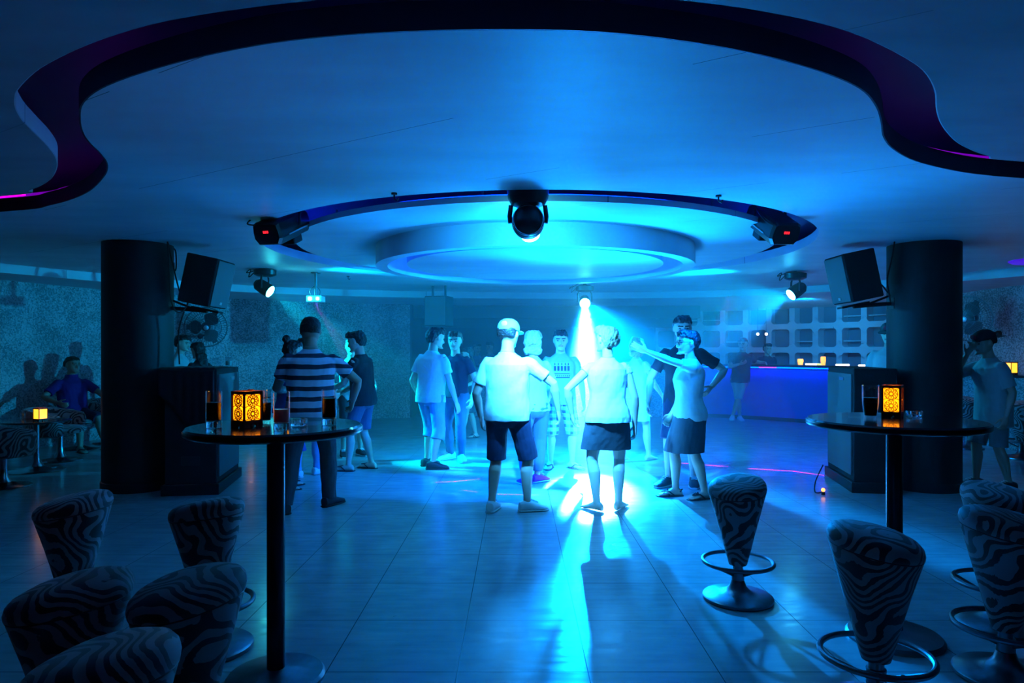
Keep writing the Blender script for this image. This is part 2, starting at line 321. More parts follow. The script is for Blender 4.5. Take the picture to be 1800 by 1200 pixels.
M['shoe_pink'] = PM('magenta shoe', (0.65, 0.02, 0.38), 0.6); M['sole'] = PM('rubber sole', (0.5, 0.5, 0.5), 0.7)
M['sole_dark'] = PM('dark rubber sole', (0.015, 0.015, 0.015), 0.7)
M['cap_teal'] = PM('pale cap cloth', (0.30, 0.42, 0.46), 0.8); M['cap_dark'] = PM('black cap cloth', (0.02, 0.015, 0.02), 0.8); M['cap_red'] = PM('red cap front', (0.45, 0.02, 0.05), 0.8)
M['print_dark'] = PM('dark shirt print', (0.02, 0.03, 0.05), 0.8)

# ------------------------------------------------------------------ mesh helpers
class MB:
    def __init__(s): s.v = []; s.f = []; s.m = []
    def add(s, vs, fs, mi=0):
        o = len(s.v); s.v += [tuple(v) for v in vs]; s.f += [[i+o for i in f] for f in fs]; s.m += [mi]*len(fs)
    def box(s, c, size, mat=None, mi=0):
        x, y, z = [k/2 for k in size]
        vs = [Vector((a*x, b*y, d*z)) for a in (-1, 1) for b in (-1, 1) for d in (-1, 1)]
        if mat is not None: vs = [mat @ v for v in vs]
        s.add([v + Vector(c) for v in vs], [(0, 1, 3, 2), (4, 6, 7, 5), (0, 4, 5, 1), (2, 3, 7, 6), (0, 2, 6, 4), (1, 5, 7, 3)], mi)
    def rings(s, rs, cap=True, mi=0, closed=False):
        n = len(rs[0]); vs = [p for r in rs for p in r]; fs = []
        k = len(rs)
        for i in range(k if closed else k-1):
            a = i*n; b = ((i+1) % k)*n
            for j in range(n):
                fs.append((a+j, a+(j+1) % n, b+(j+1) % n, b+j))
        if cap and not closed:
            fs.append(tuple(range(n))[::-1]); fs.append(tuple((k-1)*n+j for j in range(n)))
        s.add(vs, fs, mi)
    def lathe(s, prof, c=(0, 0, 0), n=32, mat=None, mi=0, cap=True):
        rs = []
        for r, z in prof:
            ring = []
            for j in range(n):
                a = 2*PI*j/n; p = Vector((r*math.cos(a), r*math.sin(a), z))
                if mat is not None: p = mat @ p
                ring.append(p + Vector(c))
            rs.append(ring)
        s.rings(rs, cap, mi)
    def tube(s, pts, r, n=10, closed=False, rnd=False, mi=0):
        pts = [Vector(p) for p in pts]; k = len(pts)
        rad = list(r) if isinstance(r, (list, tuple)) else [r]*k
        if rnd and not closed:
            d0 = (pts[0]-pts[1]).normalized(); d1 = (pts[-1]-pts[-2]).normalized(); r0 = rad[0]; r1 = rad[-1]
            pre = [(pts[0]+d0*r0*q, r0*math.sqrt(max(0.0, 1-q*q))) for q in (0.97, 0.8, 0.5)]
            post = [(pts[-1]+d1*r1*q, r1*math.sqrt(max(0.0, 1-q*q))) for q in (0.5, 0.8, 0.97)]
            pts = [p for p, _ in pre]+pts+[p for p, _ in post]; rad = [q for _, q in pre]+rad+[q for _, q in post]; k = len(pts)
        tang = []
        for i in range(k):
            a = pts[(i-1) % k] if (closed or i > 0) else pts[i]; b = pts[(i+1) % k] if (closed or i < k-1) else pts[i]
            t = b-a
            tang.append(t.normalized() if t.length > 1e-9 else Vector((0, 0, 1)))
        u = tang[0].orthogonal().normalized(); rs = []
        for i in range(k):
            u = (u - tang[i]*u.dot(tang[i]))
            u = u.normalized() if u.length > 1e-6 else tang[i].orthogonal().normalized()
            v = tang[i].cross(u)
            rs.append([pts[i]+(u*math.cos(2*PI*j/n)+v*math.sin(2*PI*j/n))*rad[i] for j in range(n)])
        s.rings(rs, True, mi, closed)
    def ball(s, c, r, n=12, mat=None, mi=0):
        rr = (r, r, r) if isinstance(r, (int, float)) else r
        rs = []
        for i in range(1, n):
            a = PI*i/n
            ring = []
            for j in range(2*n):
                b = PI*j/n; p = Vector((rr[0]*math.sin(a)*math.cos(b), rr[1]*math.sin(a)*math.sin(b), rr[2]*math.cos(a)))
                if mat is not None: p = mat @ p
                ring.append(p+Vector(c))
            rs.append(ring)
        s.rings(rs, True, mi)
    def prism(s, loops, z0, z1, mi=0):
        """flat slab from an outer loop and holes (lists of (x, y)), between z0 and z1"""
        polys = [[Vector((x, y, 0)) for x, y in lp] for lp in loops]
        tris = tessellate_polygon(polys); flat = [p for lp in polys for p in lp]; n = len(flat)
        vs = [(p.x, p.y, z0) for p in flat]+[(p.x, p.y, z1) for p in flat]
        fs = [tuple(t) for t in tris]+[tuple(i+n for i in reversed(t)) for t in tris]
        o = 0
        for lp in polys:
            k = len(lp)
            for i in range(k): fs.append((o+i, o+(i+1) % k, n+o+(i+1) % k, n+o+i))
            o += k
        s.add(vs, fs, mi)
    def mesh(s, name, sharp=35.0, smooth=True, recalc=True):
        me = bpy.data.meshes.new(name); me.from_pydata(s.v, [], s.f)
        if recalc:
            bm = bmesh.new(); bm.from_mesh(me); bmesh.ops.recalc_face_normals(bm, faces=bm.faces[:]); bm.to_mesh(me); bm.free()
        if any(s.m): me.polygons.foreach_set('material_index', s.m)
        if smooth:
            me.polygons.foreach_set('use_smooth', [True]*len(me.polygons)); me.set_sharp_from_angle(angle=math.radians(sharp))
        me.update(); return me
def obj(name, mb, mat, parent=None, sharp=35.0, bevel=0.0, mats=None):
    me = mb.mesh(name, sharp) if isinstance(mb, MB) else mb
    for m in (mats or [mat]): me.materials.append(M[m] if isinstance(m, str) else m)
    o = bpy.data.objects.new(name, me); COL.objects.link(o)
    if parent: o.parent = parent
    if bevel:
        b = o.modifiers.new('bevel', 'BEVEL'); b.width = bevel; b.segments = 3; b.limit_method = 'ANGLE'; b.angle_limit = math.radians(40)
    return o
def thing(name, label, cat, loc=(0, 0, 0), rz=0.0, group=None):
    o = bpy.data.objects.new(name, None); COL.objects.link(o); o.location = loc; o.rotation_euler = (0, 0, rz)
    o.empty_display_size = 0.1
    o['label'] = label; o['category'] = cat
    if group: o['group'] = group
    return o
def tag(o, label, cat, group=None):
    o['label'] = label; o['category'] = cat
    if group: o['group'] = group
    return o
def struct(name, mb, mat, **kw):
    o = obj(name, mb, mat, **kw); o['kind'] = 'structure'; return o
def dup(root, loc, rz, label, group=None, scale=1.0):
    r = root.copy(); COL.objects.link(r); r.location = loc; r.rotation_euler = (0, 0, rz); r['label'] = label
    r.scale = (scale, scale, scale)
    if group: r['group'] = group
    for ch in list(root.children):
        c = ch.copy(); COL.objects.link(c); c.parent = r
        for g in list(ch.children):
            d = g.copy(); COL.objects.link(d); d.parent = c
    return r
def catmull(P, k=8):
    P = [Vector((p[0], p[1], p[2] if len(p) > 2 else 0.0)) for p in P]; out = []
    for i in range(len(P)-1):
        p0 = P[max(i-1, 0)]; p1 = P[i]; p2 = P[i+1]; p3 = P[min(i+2, len(P)-1)]
        for j in range(k):
            t = j/k
            out.append(0.5*((2*p1)+(p2-p0)*t+(2*p0-5*p1+4*p2-p3)*t*t+(3*p1-p0-3*p2+p3)*t**3))
    out.append(P[-1]); return out
def Rx(a): return Matrix.Rotation(a, 3, 'X')
def Ry(a): return Matrix.Rotation(a, 3, 'Y')
def Rz(a): return Matrix.Rotation(a, 3, 'Z')
def D(a): return math.radians(a)
# ================================================================== THE ROOM
ZC = 2.62; HH = ZC - HC
def CP(px, py):
    Y = 1200.0*HH/(617.0-py); return (AT(px, Y), Y)
def circle(c, r, n=96): return [(c[0]+r*math.cos(2*PI*i/n), c[1]+r*math.sin(2*PI*i/n)) for i in range(n)]
def ribbon(pts, z0, z1, th):
    m = MB(); rs = []
    for i, p in enumerate(pts):
        a = Vector(pts[max(i-1, 0)][:2]); b = Vector(pts[min(i+1, len(pts)-1)][:2]); t = (b-a).normalized(); nx, ny = -t.y, t.x
        q = (p[0]+nx*th, p[1]+ny*th)
        rs.append([Vector((p[0], p[1], z0)), Vector((p[0], p[1], z1)), Vector((q[0], q[1], z1)), Vector((q[0], q[1], z0))])
    m.rings(rs); return m
mb = MB(); mb.box((0, 8.5, -0.06), (24, 25, 0.12)); struct('floor', mb, 'floor')

far_px = [(0, 372), (90, 360), (150, 340), (182, 312), (190, 290), (178, 270), (160, 252), (148, 235), (142, 210), (148, 180), (190, 150), (300, 113), (450, 80), (600, 62), (750, 54), (900, 52), (1050, 56), (1200, 72), (1330, 95), (1440, 125), (1510, 155), (1538, 185), (1548, 215), (1552, 240), (1570, 262), (1610, 283), (1680, 300), (1740, 308), (1800, 313)]
near_px = [(0, 345), (50, 335), (85, 318), (98, 298), (98, 280), (85, 260), (60, 235), (38, 212), (26, 190), (25, 172), (32, 155), (70, 120), (150, 80), (240, 50), (330, 30), (450, 12), (540, 2), (660, -8), (900, -16), (1060, -8), (1210, 2), (1330, 18), (1430, 38), (1510, 62), (1580, 95), (1625, 125), (1645, 160), (1648, 195), (1660, 225), (1690, 255), (1740, 275), (1800, 284)]
far_c = [(-11.0, 6.9), (-7.0, 6.3)] + [CP(*p) for p in far_px] + [(5.2, 5.0), (11.0, 5.6)]
near_c = [(-11.0, 6.3), (-6.6, 5.75)] + [CP(*p) for p in near_px] + [(5.2, 4.55), (11.0, 5.1)]
far_s = [(p.x, p.y) for p in catmull(far_c, 5)]; near_s = [(p.x, p.y) for p in catmull(near_c, 5)]
C0 = (0.2, 7.85)
mb = MB(); mb.prism([far_s + [(11, 20.5), (-11, 20.5)], circle(C0, 2.99)[::-1]], ZC, ZC+0.10); struct('ceiling', mb, 'ceiling', sharp=30)
mb = MB(); mb.prism([near_s + [(11, -3.0), (-11, -3.0)]], ZC, ZC+0.10); struct('ceiling_near', mb, 'ceiling_grey', sharp=30)  # near slab has a darker tone than the far slab
mb = ribbon(near_s, ZC+0.004, ZC+0.10, 0.006); struct('trim_9', mb, 'ceiling')
struct('trim_8', ribbon(far_s, ZC-0.002, ZC+0.105, -0.008), 'fascia')
mb = MB(); mb.box((0, 8.5, 3.02), (23, 25, 0.12)); struct('ceiling_recess', mb, 'lid')
# floating disc in the round opening, and the rings hung under it
mb = MB(); mb.prism([circle(C0, 2.62)], ZC, ZC+0.05); struct('trim_1', mb, 'ceiling', sharp=30)
mb = MB(); mb.prism([circle(C0, 1.79), circle(C0, 1.66)[::-1]], 2.41, ZC); struct('trim_2', mb, 'ceiling', sharp=30)
mb = MB(); mb.prism([circle(C0, 1.45)], 2.44, ZC); struct('trim_3', mb, 'ceiling', sharp=30)
for nm, r, z, mat in (('led_strip', 2.50, ZC+0.075, 'led_blue'), ('led_strip', 1.50, 2.60, 'led_blue')):
    mb = MB(); mb.tube([(C0[0]+r*math.cos(a), C0[1]+r*math.sin(a), z) for a in [2*PI*i/96 for i in range(96)]], 0.008, 6, closed=True)
    tag(obj(nm, mb, mat), 'blue light strip hidden on top of the large floating ceiling disc' if r > 2 else 'blue light strip in the gap around the small round ceiling panel', 'led strip')
# hangers of the disc
for i in range(6):
    a = 2*PI*i/6+0.3; mb = MB(); mb.tube([(C0[0]+2.2*math.cos(a), C0[1]+2.2*math.sin(a), ZC+0.04), (C0[0]+2.2*math.cos(a), C0[1]+2.2*math.sin(a), 2.97)], 0.012, 8)
    o = struct('trim_4' if i == 0 else 'trim_4.%03d' % i, mb, 'steel')
# violet strips in the wavy trough between the two ceilings
def strip_along(pts, off, z):
    out = []
    for i, p in enumerate(pts):
        a = Vector(pts[max(i-1, 0)]); b = Vector(pts[min(i+1, len(pts)-1)]); t = (b-a).normalized(); out.append((p[0]-t.y*off, p[1]+t.x*off, z))
    return out
mb = MB(); mb.tube(strip_along(far_s[8:60], 0.10, ZC+0.15), 0.012, 6)
tag(obj('led_strip', mb, 'led_violet'), 'violet light strip in the wavy ceiling trough, upper left', 'led strip')
mb = MB(); mb.tube(strip_along(far_s[112:150], 0.10, ZC+0.15), 0.012, 6)
tag(obj('led_strip', mb, 'led_violet'), 'violet light strip in the wavy ceiling trough, upper right', 'led strip')
mb = MB(); mb.tube([CP(-20, 351.5)+(ZC+0.02,), CP(0, 351)+(ZC+0.02,), CP(44, 347)+(ZC+0.02,)], 0.007, 6)
tag(obj('led_strip', mb, 'led_magenta'), 'short magenta light strip at the left end of the wavy ceiling edge', 'led strip')
# ceiling slot with violet light at the right edge
mb = MB(); mb.lathe([(0.05, ZC-0.012), (0.30, ZC-0.03), (0.34, ZC-0.01), (0.34, ZC)], (AT(1830, 8.6), 8.6, 0), 40); o = obj('ceiling_light', mb, 'white_plastic')
tag(o, 'flat oval ceiling light glowing violet near the right wall', 'ceiling light'); o.data.materials.clear(); o.data.materials.append(PM('violet diffuser', (0.2, 0.1, 0.5), 0.4, emit=(0.07, 0.0, 0.8), es=0.6))

def offs(pts, d):
    out = []
    for i, p in enumerate(pts):
        a = Vector(pts[max(i-1, 0)][:2]); b = Vector(pts[min(i+1, len(pts)-1)][:2]); t = (b-a).normalized(); out.append((p[0]-t.y*d, p[1]+t.x*d))
    return out
wl = [(p.x, p.y) for p in catmull([(-9.6, 4.0), (-8.6, 6.4), (-7.8, 8.7), (-7.3, 10.4), (-6.85, 11.6), (-6.1, 12.8), (-5.0, 13.9), (-3.7, 14.7), (-2.36, 15.05)], 6)]
struct('wall_left', ribbon(wl, 0, ZC+0.3, 0.15), 'mosaic')
wr = [(p.x, p.y) for p in catmull([(8.05, 14.6), (8.0, 13.0), (7.85, 11.6), (7.95, 9.6), (8.6, 7.2), (9.6, 4.6)], 6)]
struct('wall_right', ribbon(wr, 0, ZC+0.3, 0.15), 'mosaic')
mb = MB(); mb.box((0.6, 19.0, 1.5), (14, 0.2, 3.0)); struct('wall_back', mb, 'darkwall')
mb = MB(); mb.box((-2.42, 17.1, 1.5), (0.15, 3.9, 3.0)); struct('wall_passage', mb, 'darkwall')
# lowered border along the walls
so = [(p.x, p.y) for p in catmull([(-9.0, 5.2), (-7.9, 7.0), (-6.9, 8.7), (-6.1, 10.2), (-5.3, 11.4), (-4.0, 12.4), (-2.0, 13.1), (0.5, 13.4), (3.0, 13.2), (4.8, 12.4), (6.0, 11.0), (6.9, 9.4), (7.9, 7.6), (9.2, 5.6)], 6)]
sb = [(-10.5, 4.6)] + [(-9.9, 8), (-9, 13), (-6, 19), (6.5, 19), (9.5, 14.5), (9.9, 9), (10.5, 5.2)]
mb = MB(); mb.prism([so + sb[::-1]], 2.50, ZC); struct('trim_5', mb, 'ceiling', sharp=30)
mb = MB(); mb.tube([(x, y, ZC-0.035) for x, y in offs(so, -0.03)][8:72], 0.006, 6)
# header beams over the passage at the back
mb = MB(); mb.box((0.9, 15.6, 2.36), (6.5, 0.25, 0.28)); struct('trim_6', mb, 'darkwall')
mb = MB(); mb.box((0.9, 17.0, 2.16), (6.5, 0.25, 0.22)); struct('trim_7', mb, 'darkwall')

# ---- round columns
def column(x, y, r, label):
    t = thing('round_column', label, 'column', (x, y, 0)); m = MB(); m.lathe([(r, 0), (r, ZC-0.001)], n=64); obj('column_shaft', m, 'pillar', t)
    m = MB(); m.lathe([(r+0.012, 0.0), (r+0.012, 0.09), (r, 0.10)], n=64, cap=False); obj('column_skirting', m, 'black', t)
    return t
column(-4.09, 7.37, 0.345, 'thick black round column on the left behind the hung speaker')
column(4.40, 7.39, 0.355, 'thick black round column on the right beside the person in the backward cap')

# ---- low mosaic counter at the back, with its ledge
t = thing('back_counter', 'low mosaic-faced counter with dark ledge across the back of the room', 'counter', (0.5, 15.45, 0))
m = MB(); m.box((0.06, 0, 0.555), (5.5, 0.3, 1.11)); obj('counter_front', m, 'mosaic', t)
m = MB(); m.box((0.06, 0, 1.13), (5.52, 0.42, 0.04)); obj('ledge', m, 'table', t, bevel=0.008)

# ---- the bar
bf = [(p.x, p.y) for p in catmull([(3.55, 15.35), (4.6, 15.0), (5.5, 14.3), (6.2, 13.5), (6.75, 12.5), (7.0, 11.7)], 6)]
t = thing('bar_counter', 'long curved bar with blue-lit white front and dark top', 'bar')
obj('bar_front', ribbon(bf, 0.08, 1.10, 0.10), 'bar_front', t)
obj('bar_plinth', ribbon(offs(bf, 0.04), 0.0, 0.08, 0.08), 'black', t)
top = offs(bf, -0.18); m = MB(); m.prism([top + offs(bf, 0.55)[::-1]], 1.14, 1.19); obj('countertop', m, 'table', t, bevel=0.006)
obj('apron', ribbon(offs(bf, -0.01), 1.08, 1.14, 0.14), 'black', t)
m = MB(); m.tube([(x, y, 1.125) for x, y in offs(bf, -0.10)], 0.010, 6); obj('light_strip', m, 'led_bar', t)['label'] = 'blue light strip under the bar top'
m = MB(); k = offs(bf, -0.17)
seg = [p for p in k if AT(1350, p[1]) < p[0] < AT(1396, p[1])]
m.tube([(x, y, 1.135) for x, y in k[10:13]], 0.012, 6); obj('light_strip', m, 'led_magenta', t)['label'] = 'magenta glow under the bar edge'
# mosaic end of the bar on the right
be = [(p.x, p.y) for p in catmull([(7.15, 11.6), (7.28, 10.8), (7.36, 10.2), (7.46, 9.4), (7.7, 8.3)], 5)]
t = thing('wall_counter', 'mosaic-faced counter along the right wall carrying two orange lanterns', 'counter')
obj('counter_front', ribbon(be, 0, 1.08, 0.10), 'mosaic', t)
m = MB(); m.prism([offs(be, -0.12) + offs(be, 0.46)[::-1]], 1.08, 1.12); obj('ledge', m, 'table', t)

# ---- white shelf wall with rounded square openings behind the bar
sw = [(p.x, p.y) for p in catmull([(3.6, 17.75), (4.9, 17.45), (6.3, 16.6), (7.3, 15.5), (8.0, 14.5)], 12)]
slen = [0]
for a, b in zip(sw, sw[1:]): slen.append(slen[-1]+math.dist(a, b))
def along(s):
    s = max(0, min(s, slen[-1]-1e-6))
    for i in range(len(sw)-1):
        if slen[i+1] >= s:
            f = (s-slen[i])/(slen[i+1]-slen[i]); a = Vector(sw[i]); b = Vector(sw[i+1]); p = a.lerp(b, f); tt = (b-a).normalized(); return p, Vector((-tt.y, tt.x))
t = thing('shelf_wall', 'white wall of rounded square niches behind the bar', 'shelf wall')
m = MB(); nb = MB(); pitch = 0.56; ncol = int(slen[-1]/pitch)
def cell(m, s0, zc, hw):
    inner = []; outer = []
    npt = 9
    for c_ in range(4):
        for j in range(npt):
            a = PI/2*c_ + PI/2*j/(npt-1); cx = (hw-0.07)*(1 if c_ in (0, 3) else -1); cz = (hw-0.07)*(1 if c_ in (0, 1) else -1)
            inner.append((cx+0.07*math.cos(a), cz+0.07*math.sin(a)))
            mx = max(abs(math.cos(a)), abs(math.sin(a))); outer.append((pitch/2*1.004*math.cos(a)/mx, pitch/2*1.004*math.sin(a)/mx) if j not in (0, npt-1) else None)
    for i, o in enumerate(outer):
        if o is None:
            c_ = i//npt; j = i % npt; a = PI/2*c_+PI/2*j/(npt-1); x_, z_ = inner[i]
            outer[i] = (pitch/2*(1 if math.cos(a) > 0.5 else -1), z_) if abs(math.cos(a)) > 0.5 else (x_, pitch/2*(1 if math.sin(a) > 0 else -1))
    def mp(x, z, d):
        p, nrm = along(s0+x); q = p+nrm*d; return (q.x, q.y, zc+z)
    m.rings([[mp(x, z, 0.0) for x, z in outer], [mp(x, z, 0.0) for x, z in inner], [mp(x, z, 0.28) for x, z in inner]], cap=False)
for i in range(ncol):
    for zc in (2.34, 1.78, 1.22): cell(m, (i+0.5)*pitch, zc, 0.215)
obj('niche_front', m, 'lattice', t)
obj('niche_back', ribbon(offs(sw, 0.28), 0.0, ZC, 0.08), 'niche', t)
obj('shelf_base', ribbon(sw, 0.0, 0.94, 0.28), 'lattice', t)
m = MB()
for i in range(ncol):
    for zc in (2.34, 1.78):
        if RND.random() < 0.5: continue
        p, nrm = along((i+0.5)*pitch); a = math.atan2(-nrm.x, nrm.y); q = p+nrm*0.16; m.box((q.x, q.y, zc-0.08), (0.42, 0.2, 0.02), Rz(a))
obj('glass_shelf', m, 'lattice', t)
# ================================================================== FIXTURES
def basis(fwd, up=(0, 0, 1)):
    """matrix whose +Y is fwd"""
    f = Vector(fwd).normalized(); x = f.cross(Vector(up)).normalized(); u = x.cross(f); return Matrix((x, f, u)).transposed()
def place(t, loc, R):
    t.location = loc; t.rotation_euler = R.to_euler()
def scanner(near, far, label):
    near = Vector(near); far = Vector(far); c = (near+far)/2; L = (far-near).length; R = basis(far-near)
    t = thing('scanner_light', label, 'stage light'); place(t, c, R)
    def sec(y, w, h, b=0.0):
        return [Vector((x*w, y, z*h-b)) for x, z in ((-0.36, 0.5), (0.36, 0.5), (0.46, 0.42), (0.5, 0.1), (0.5, -0.22), (0.38, -0.5), (-0.38, -0.5), (-0.5, -0.22), (-0.5, 0.1), (-0.46, 0.42))]
    m = MB(); m.rings([sec(-L/2, 0.24, 0.17), sec(-L/2+0.03, 0.27, 0.20), sec(0.05, 0.27, 0.20), sec(0.08, 0.26, 0.19), sec(L/2-0.06, 0.26, 0.19), sec(L/2, 0.20, 0.14)]); obj('housing', m, 'plastic', t, sharp=25)
    m = MB(); m.box((0, 0.02, -0.035), (0.285, L*0.62, 0.012)); obj('side_trim', m, 'badge', t)
    m = MB(); m.box((0, 0.07, -0.13), (0.15, 0.14, 0.08)); obj('power_box', m, 'plastic', t, bevel=0.012)
    m = MB()
    for q in (-0.018, 0.0, 0.018): m.box((q, -L/2-0.002, 0.02), (0.011, 0.006, 0.020))
    obj('display', m, 'led_red', t)['label'] = 'red display digits'
    Ri = R.transposed(); up = Ri @ Vector((0, 0, 1)); sx = Vector((1, 0, 0))
    m = MB(); hk = ((2.87 if 1 else 0)-c.z)
    a = Vector((-0.15, 0.02, 0)); b = Vector((0.15, 0.02, 0)); path = [a, a+up*0.14, a*0.72+up*0.19, b*0.72+up*0.19, b+up*0.14, b]
    m.tube(path, 0.013, 8); m.tube([up*0.19, up*(2.955-c.z)], 0.016, 10); m.ball(up*0.21, 0.035, 8); obj('yoke', m, 'plastic', t)
    m = MB(); m.tube(catmull([Vector((-0.10, -L/2+0.02, 0.08)), Vector((-0.19, -L/2+0.05, 0.10)), Vector((-0.17, -0.03, 0.02))+up*0.15, Vector((-0.06, 0, 0))+up*0.26, Vector((0, 0, 0))+up*0.34], 6), 0.007, 6); obj('power_cable', m, 'rubber', t)
    m = MB(); m.lathe([(0.06, 0), (0.065, 0.03)], n=24, mat=Rx(-PI/2), c=(0, L/2-0.005, 0)); obj('lens', m, 'lens_dark', t)
    return t
scanner((AT(468, 5.9), 5.9, ZAT(412, 5.9)), (AT(527, 6.4), 6.4, ZAT(385, 6.4)), 'long black scanner light with red digits hung on the left of the ceiling ring')
scanner((AT(1382, 5.9), 5.9, ZAT(413, 5.9)), (AT(1330, 6.4), 6.4, ZAT(374, 6.4)), 'long black scanner light with red digits hung on the right of the ceiling ring')

def flood(loc, target, lens, label):
    loc = Vector(loc); d = (Vector(target)-loc).normalized(); t = thing('moving_head_light', label, 'stage light', loc)
    Rm = basis(d)
    m = MB(); m.tube([d*-0.16, d*-0.12, d*-0.02, d*0.06, d*0.085], [0.05, 0.085, 0.095, 0.095, 0.09], 24); obj('lamp_head', m, 'plastic', t)
    m = MB(); m.tube([d*0.086, d*0.092], [0.084, 0.082], 24); obj('lens', m, lens, t)
    top = Vector((0, 0, 0.30)); sx = d.cross(Vector((0, 0, 1))).normalized()
    m = MB(); a = sx*0.115; m.tube([a, a+top*0.45, a*0.8+top*0.60, a*-0.8+top*0.60, a*-1+top*0.45, a*-1], 0.014, 8); obj('yoke', m, 'plastic', t)
    m = MB(); m.lathe([(0.10, 0.17), (0.15, 0.19), (0.155, 0.255), (0.10, 0.275), (0.03, 0.28), (0.02, ZC-loc.z)], n=28); obj('base', m, 'plastic', t)
    m = MB(); m.tube(catmull([Vector((-0.15, 0, 0.23)), Vector((-0.23, 0, 0.16)), Vector((-0.20, 0, 0.27)), Vector((-0.26, 0, 0.22)), Vector((-0.10, 0, ZC-loc.z-0.01))], 6), 0.007, 6); obj('power_cable', m, 'rubber', t)
    return t
flood(PAR_L, (0.3, 9.2, 0), 'lens_cyan', 'moving head light with cyan beam near the left column')
flood(PAR_R, (0.6, 9.4, 0), 'lens_azure', 'moving head light with azure beam near the right column')
flood(BACK, (0.75, 5.6, 0.0), 'lens_white', 'dazzling white moving head light at the back of the dance floor')

# round moving head in the ceiling channel, lens turned to the dancers
t = thing('moving_head_light', 'black ball-shaped moving head light in the middle of the ceiling ring', 'stage light', BALL)
m = MB(); m.lathe([(0.10, 0.115), (0.125, 0.125), (0.148, 0.17), (0.155, 0.23), (0.155, 0.245)], n=40); m.tube([(0, 0, 0.24), (0, 0, 2.955-BALL.z)], 0.03, 12); obj('base', m, 'plastic', t)
m = MB(); m.ball((0, 0, 0), (0.120, 0.125, 0.130), 16); obj('lamp_head', m, 'plastic', t)
m = MB(); m.tube([(0.108*math.cos(a), -0.075, 0.108*math.sin(a)) for a in [2*PI*i/48 for i in range(48)]], 0.008, 8, closed=True); obj('rim', m, 'chrome', t)
m = MB(); m.tube([(-0.125, 0, 0.12), (-0.135, 0, 0.04), (-0.128, 0, -0.01)], 0.018, 8); m.tube([(0.125, 0, 0.12), (0.135, 0, 0.04), (0.128, 0, -0.01)], 0.018, 8); obj('yoke', m, 'plastic', t)
m = MB(); m.tube([dc*0.11, dc*0.135], [0.075, 0.07], 24); obj('lens', m, 'lens_white', t)

# projector
py_ = 9.9; t = thing('projector', 'small pale projector with orange and green lenses hung from the ceiling', 'projector', (AT(553, py_), py_, ZAT(525, py_)))
m = MB(); m.box((0, 0.06, 0), (0.225, 0.2, 0.085)); obj('case', m, 'white_plastic', t, bevel=0.012)
m = MB(); m.tube([(-0.055, -0.035, 0), (-0.055, -0.05, 0)], 0.026, 16); obj('lens', m, 'lens_orange', t)['label'] = 'orange lens'
m = MB(); m.tube([(0.055, -0.035, 0), (0.055, -0.05, 0)], 0.026, 16); obj('lens', m, 'lens_lime', t)['label'] = 'green lens'
m = MB(); h = ZC - ZAT(525, py_); m.tube([(0, 0.06, 0.04), (0, 0.06, h)], 0.022, 10); m.tube(catmull([Vector((-0.06, 0.06, 0.05)), Vector((-0.09, 0.06, 0.12)), Vector((0.0, 0.05, 0.19)), Vector((0.06, 0.06, 0.12)), Vector((0.05, 0.06, 0.04))], 6), 0.007, 6); m.lathe([(0.07, h-0.015), (0.07, h-0.001)], (0, 0.06, 0)); obj('ceiling_mount', m, 'steel', t)
# ceiling hooks
for px, py, lab in ((693, 341, 'small black ceiling hook left of the ball-shaped light'), (1263, 345, 'small black ceiling hook right of the ball-shaped light'), (612, 487, 'small ceiling hook to the right of the projector')):
    Y = 1200*HH/(617-py+2.0); m = MB(); m.lathe([(0.022, ZC-0.012), (0.022, ZC-0.0005)], (AT(px, Y), Y, 0), 16); m.tube([(AT(px, Y), Y, ZC-0.005), (AT(px, Y), Y, ZC-0.045), (AT(px, Y)+0.02, Y, ZC-0.055), (AT(px, Y)+0.03, Y, ZC-0.035)], 0.006, 8)
    tag(obj('ceiling_hook', m, 'plastic'), lab, 'hook')

# ---- hung loudspeakers on column brackets
def hung_speaker(c, sgn, label, colx):
    t = thing('hung_speaker', label, 'loudspeaker', c); t.rotation_euler = (0, sgn*D(12), 0)
    w_, d_, h_ = 0.34, 0.44, 0.52
    m = MB(); m.box((0, 0, 0), (w_, d_, h_)); obj('cabinet', m, 'carpetbox', t, bevel=0.015)
    m = MB(); m.box((sgn*(w_/2+0.006), 0, 0), (0.012, d_-0.03, h_-0.03)); obj('grille', m, 'grille', t, bevel=0.004)
    m = MB(); m.box((sgn*(w_/2+0.014), 0.02, -h_/2+0.055), (0.006, 0.05, 0.028)); obj('badge', m, 'badge', t)
    b = thing('speaker_bracket', 'black steel bracket holding the %s hung speaker to its column' % ('left' if sgn > 0 else 'right'), 'bracket', (c[0], c[1], c[2]-h_/2-0.045))
    dx = colx-c[0]
    m = MB(); m.box((sgn*0.0, 0, 0.0), (0.30, 0.12, 0.02), Ry(sgn*D(12))); obj('tray', m, 'black', b)
    m = MB(); m.tube([(0, 0, -0.012), (dx*0.35, 0, 0.00), (dx, 0, 0.02)], 0.022, 10); m.box((dx, 0, 0.02), (0.05, 0.14, 0.12)); m.tube([(dx*0.3, 0, 0), (dx*0.9, 0, 0.10)], 0.012, 8); obj('arm', m, 'black', b)
    return t
SL = (AT(364, 7.4), 7.4, ZAT(495, 7.4)); SR = (AT(1500, 7.4), 7.4, ZAT(487, 7.4))
hung_speaker(SL, 1, 'black loudspeaker hung by the left column, grille turned to the dance floor', -3.77)
hung_speaker(SR, -1, 'black loudspeaker hung by the right column, grille turned to the dance floor', 4.07)
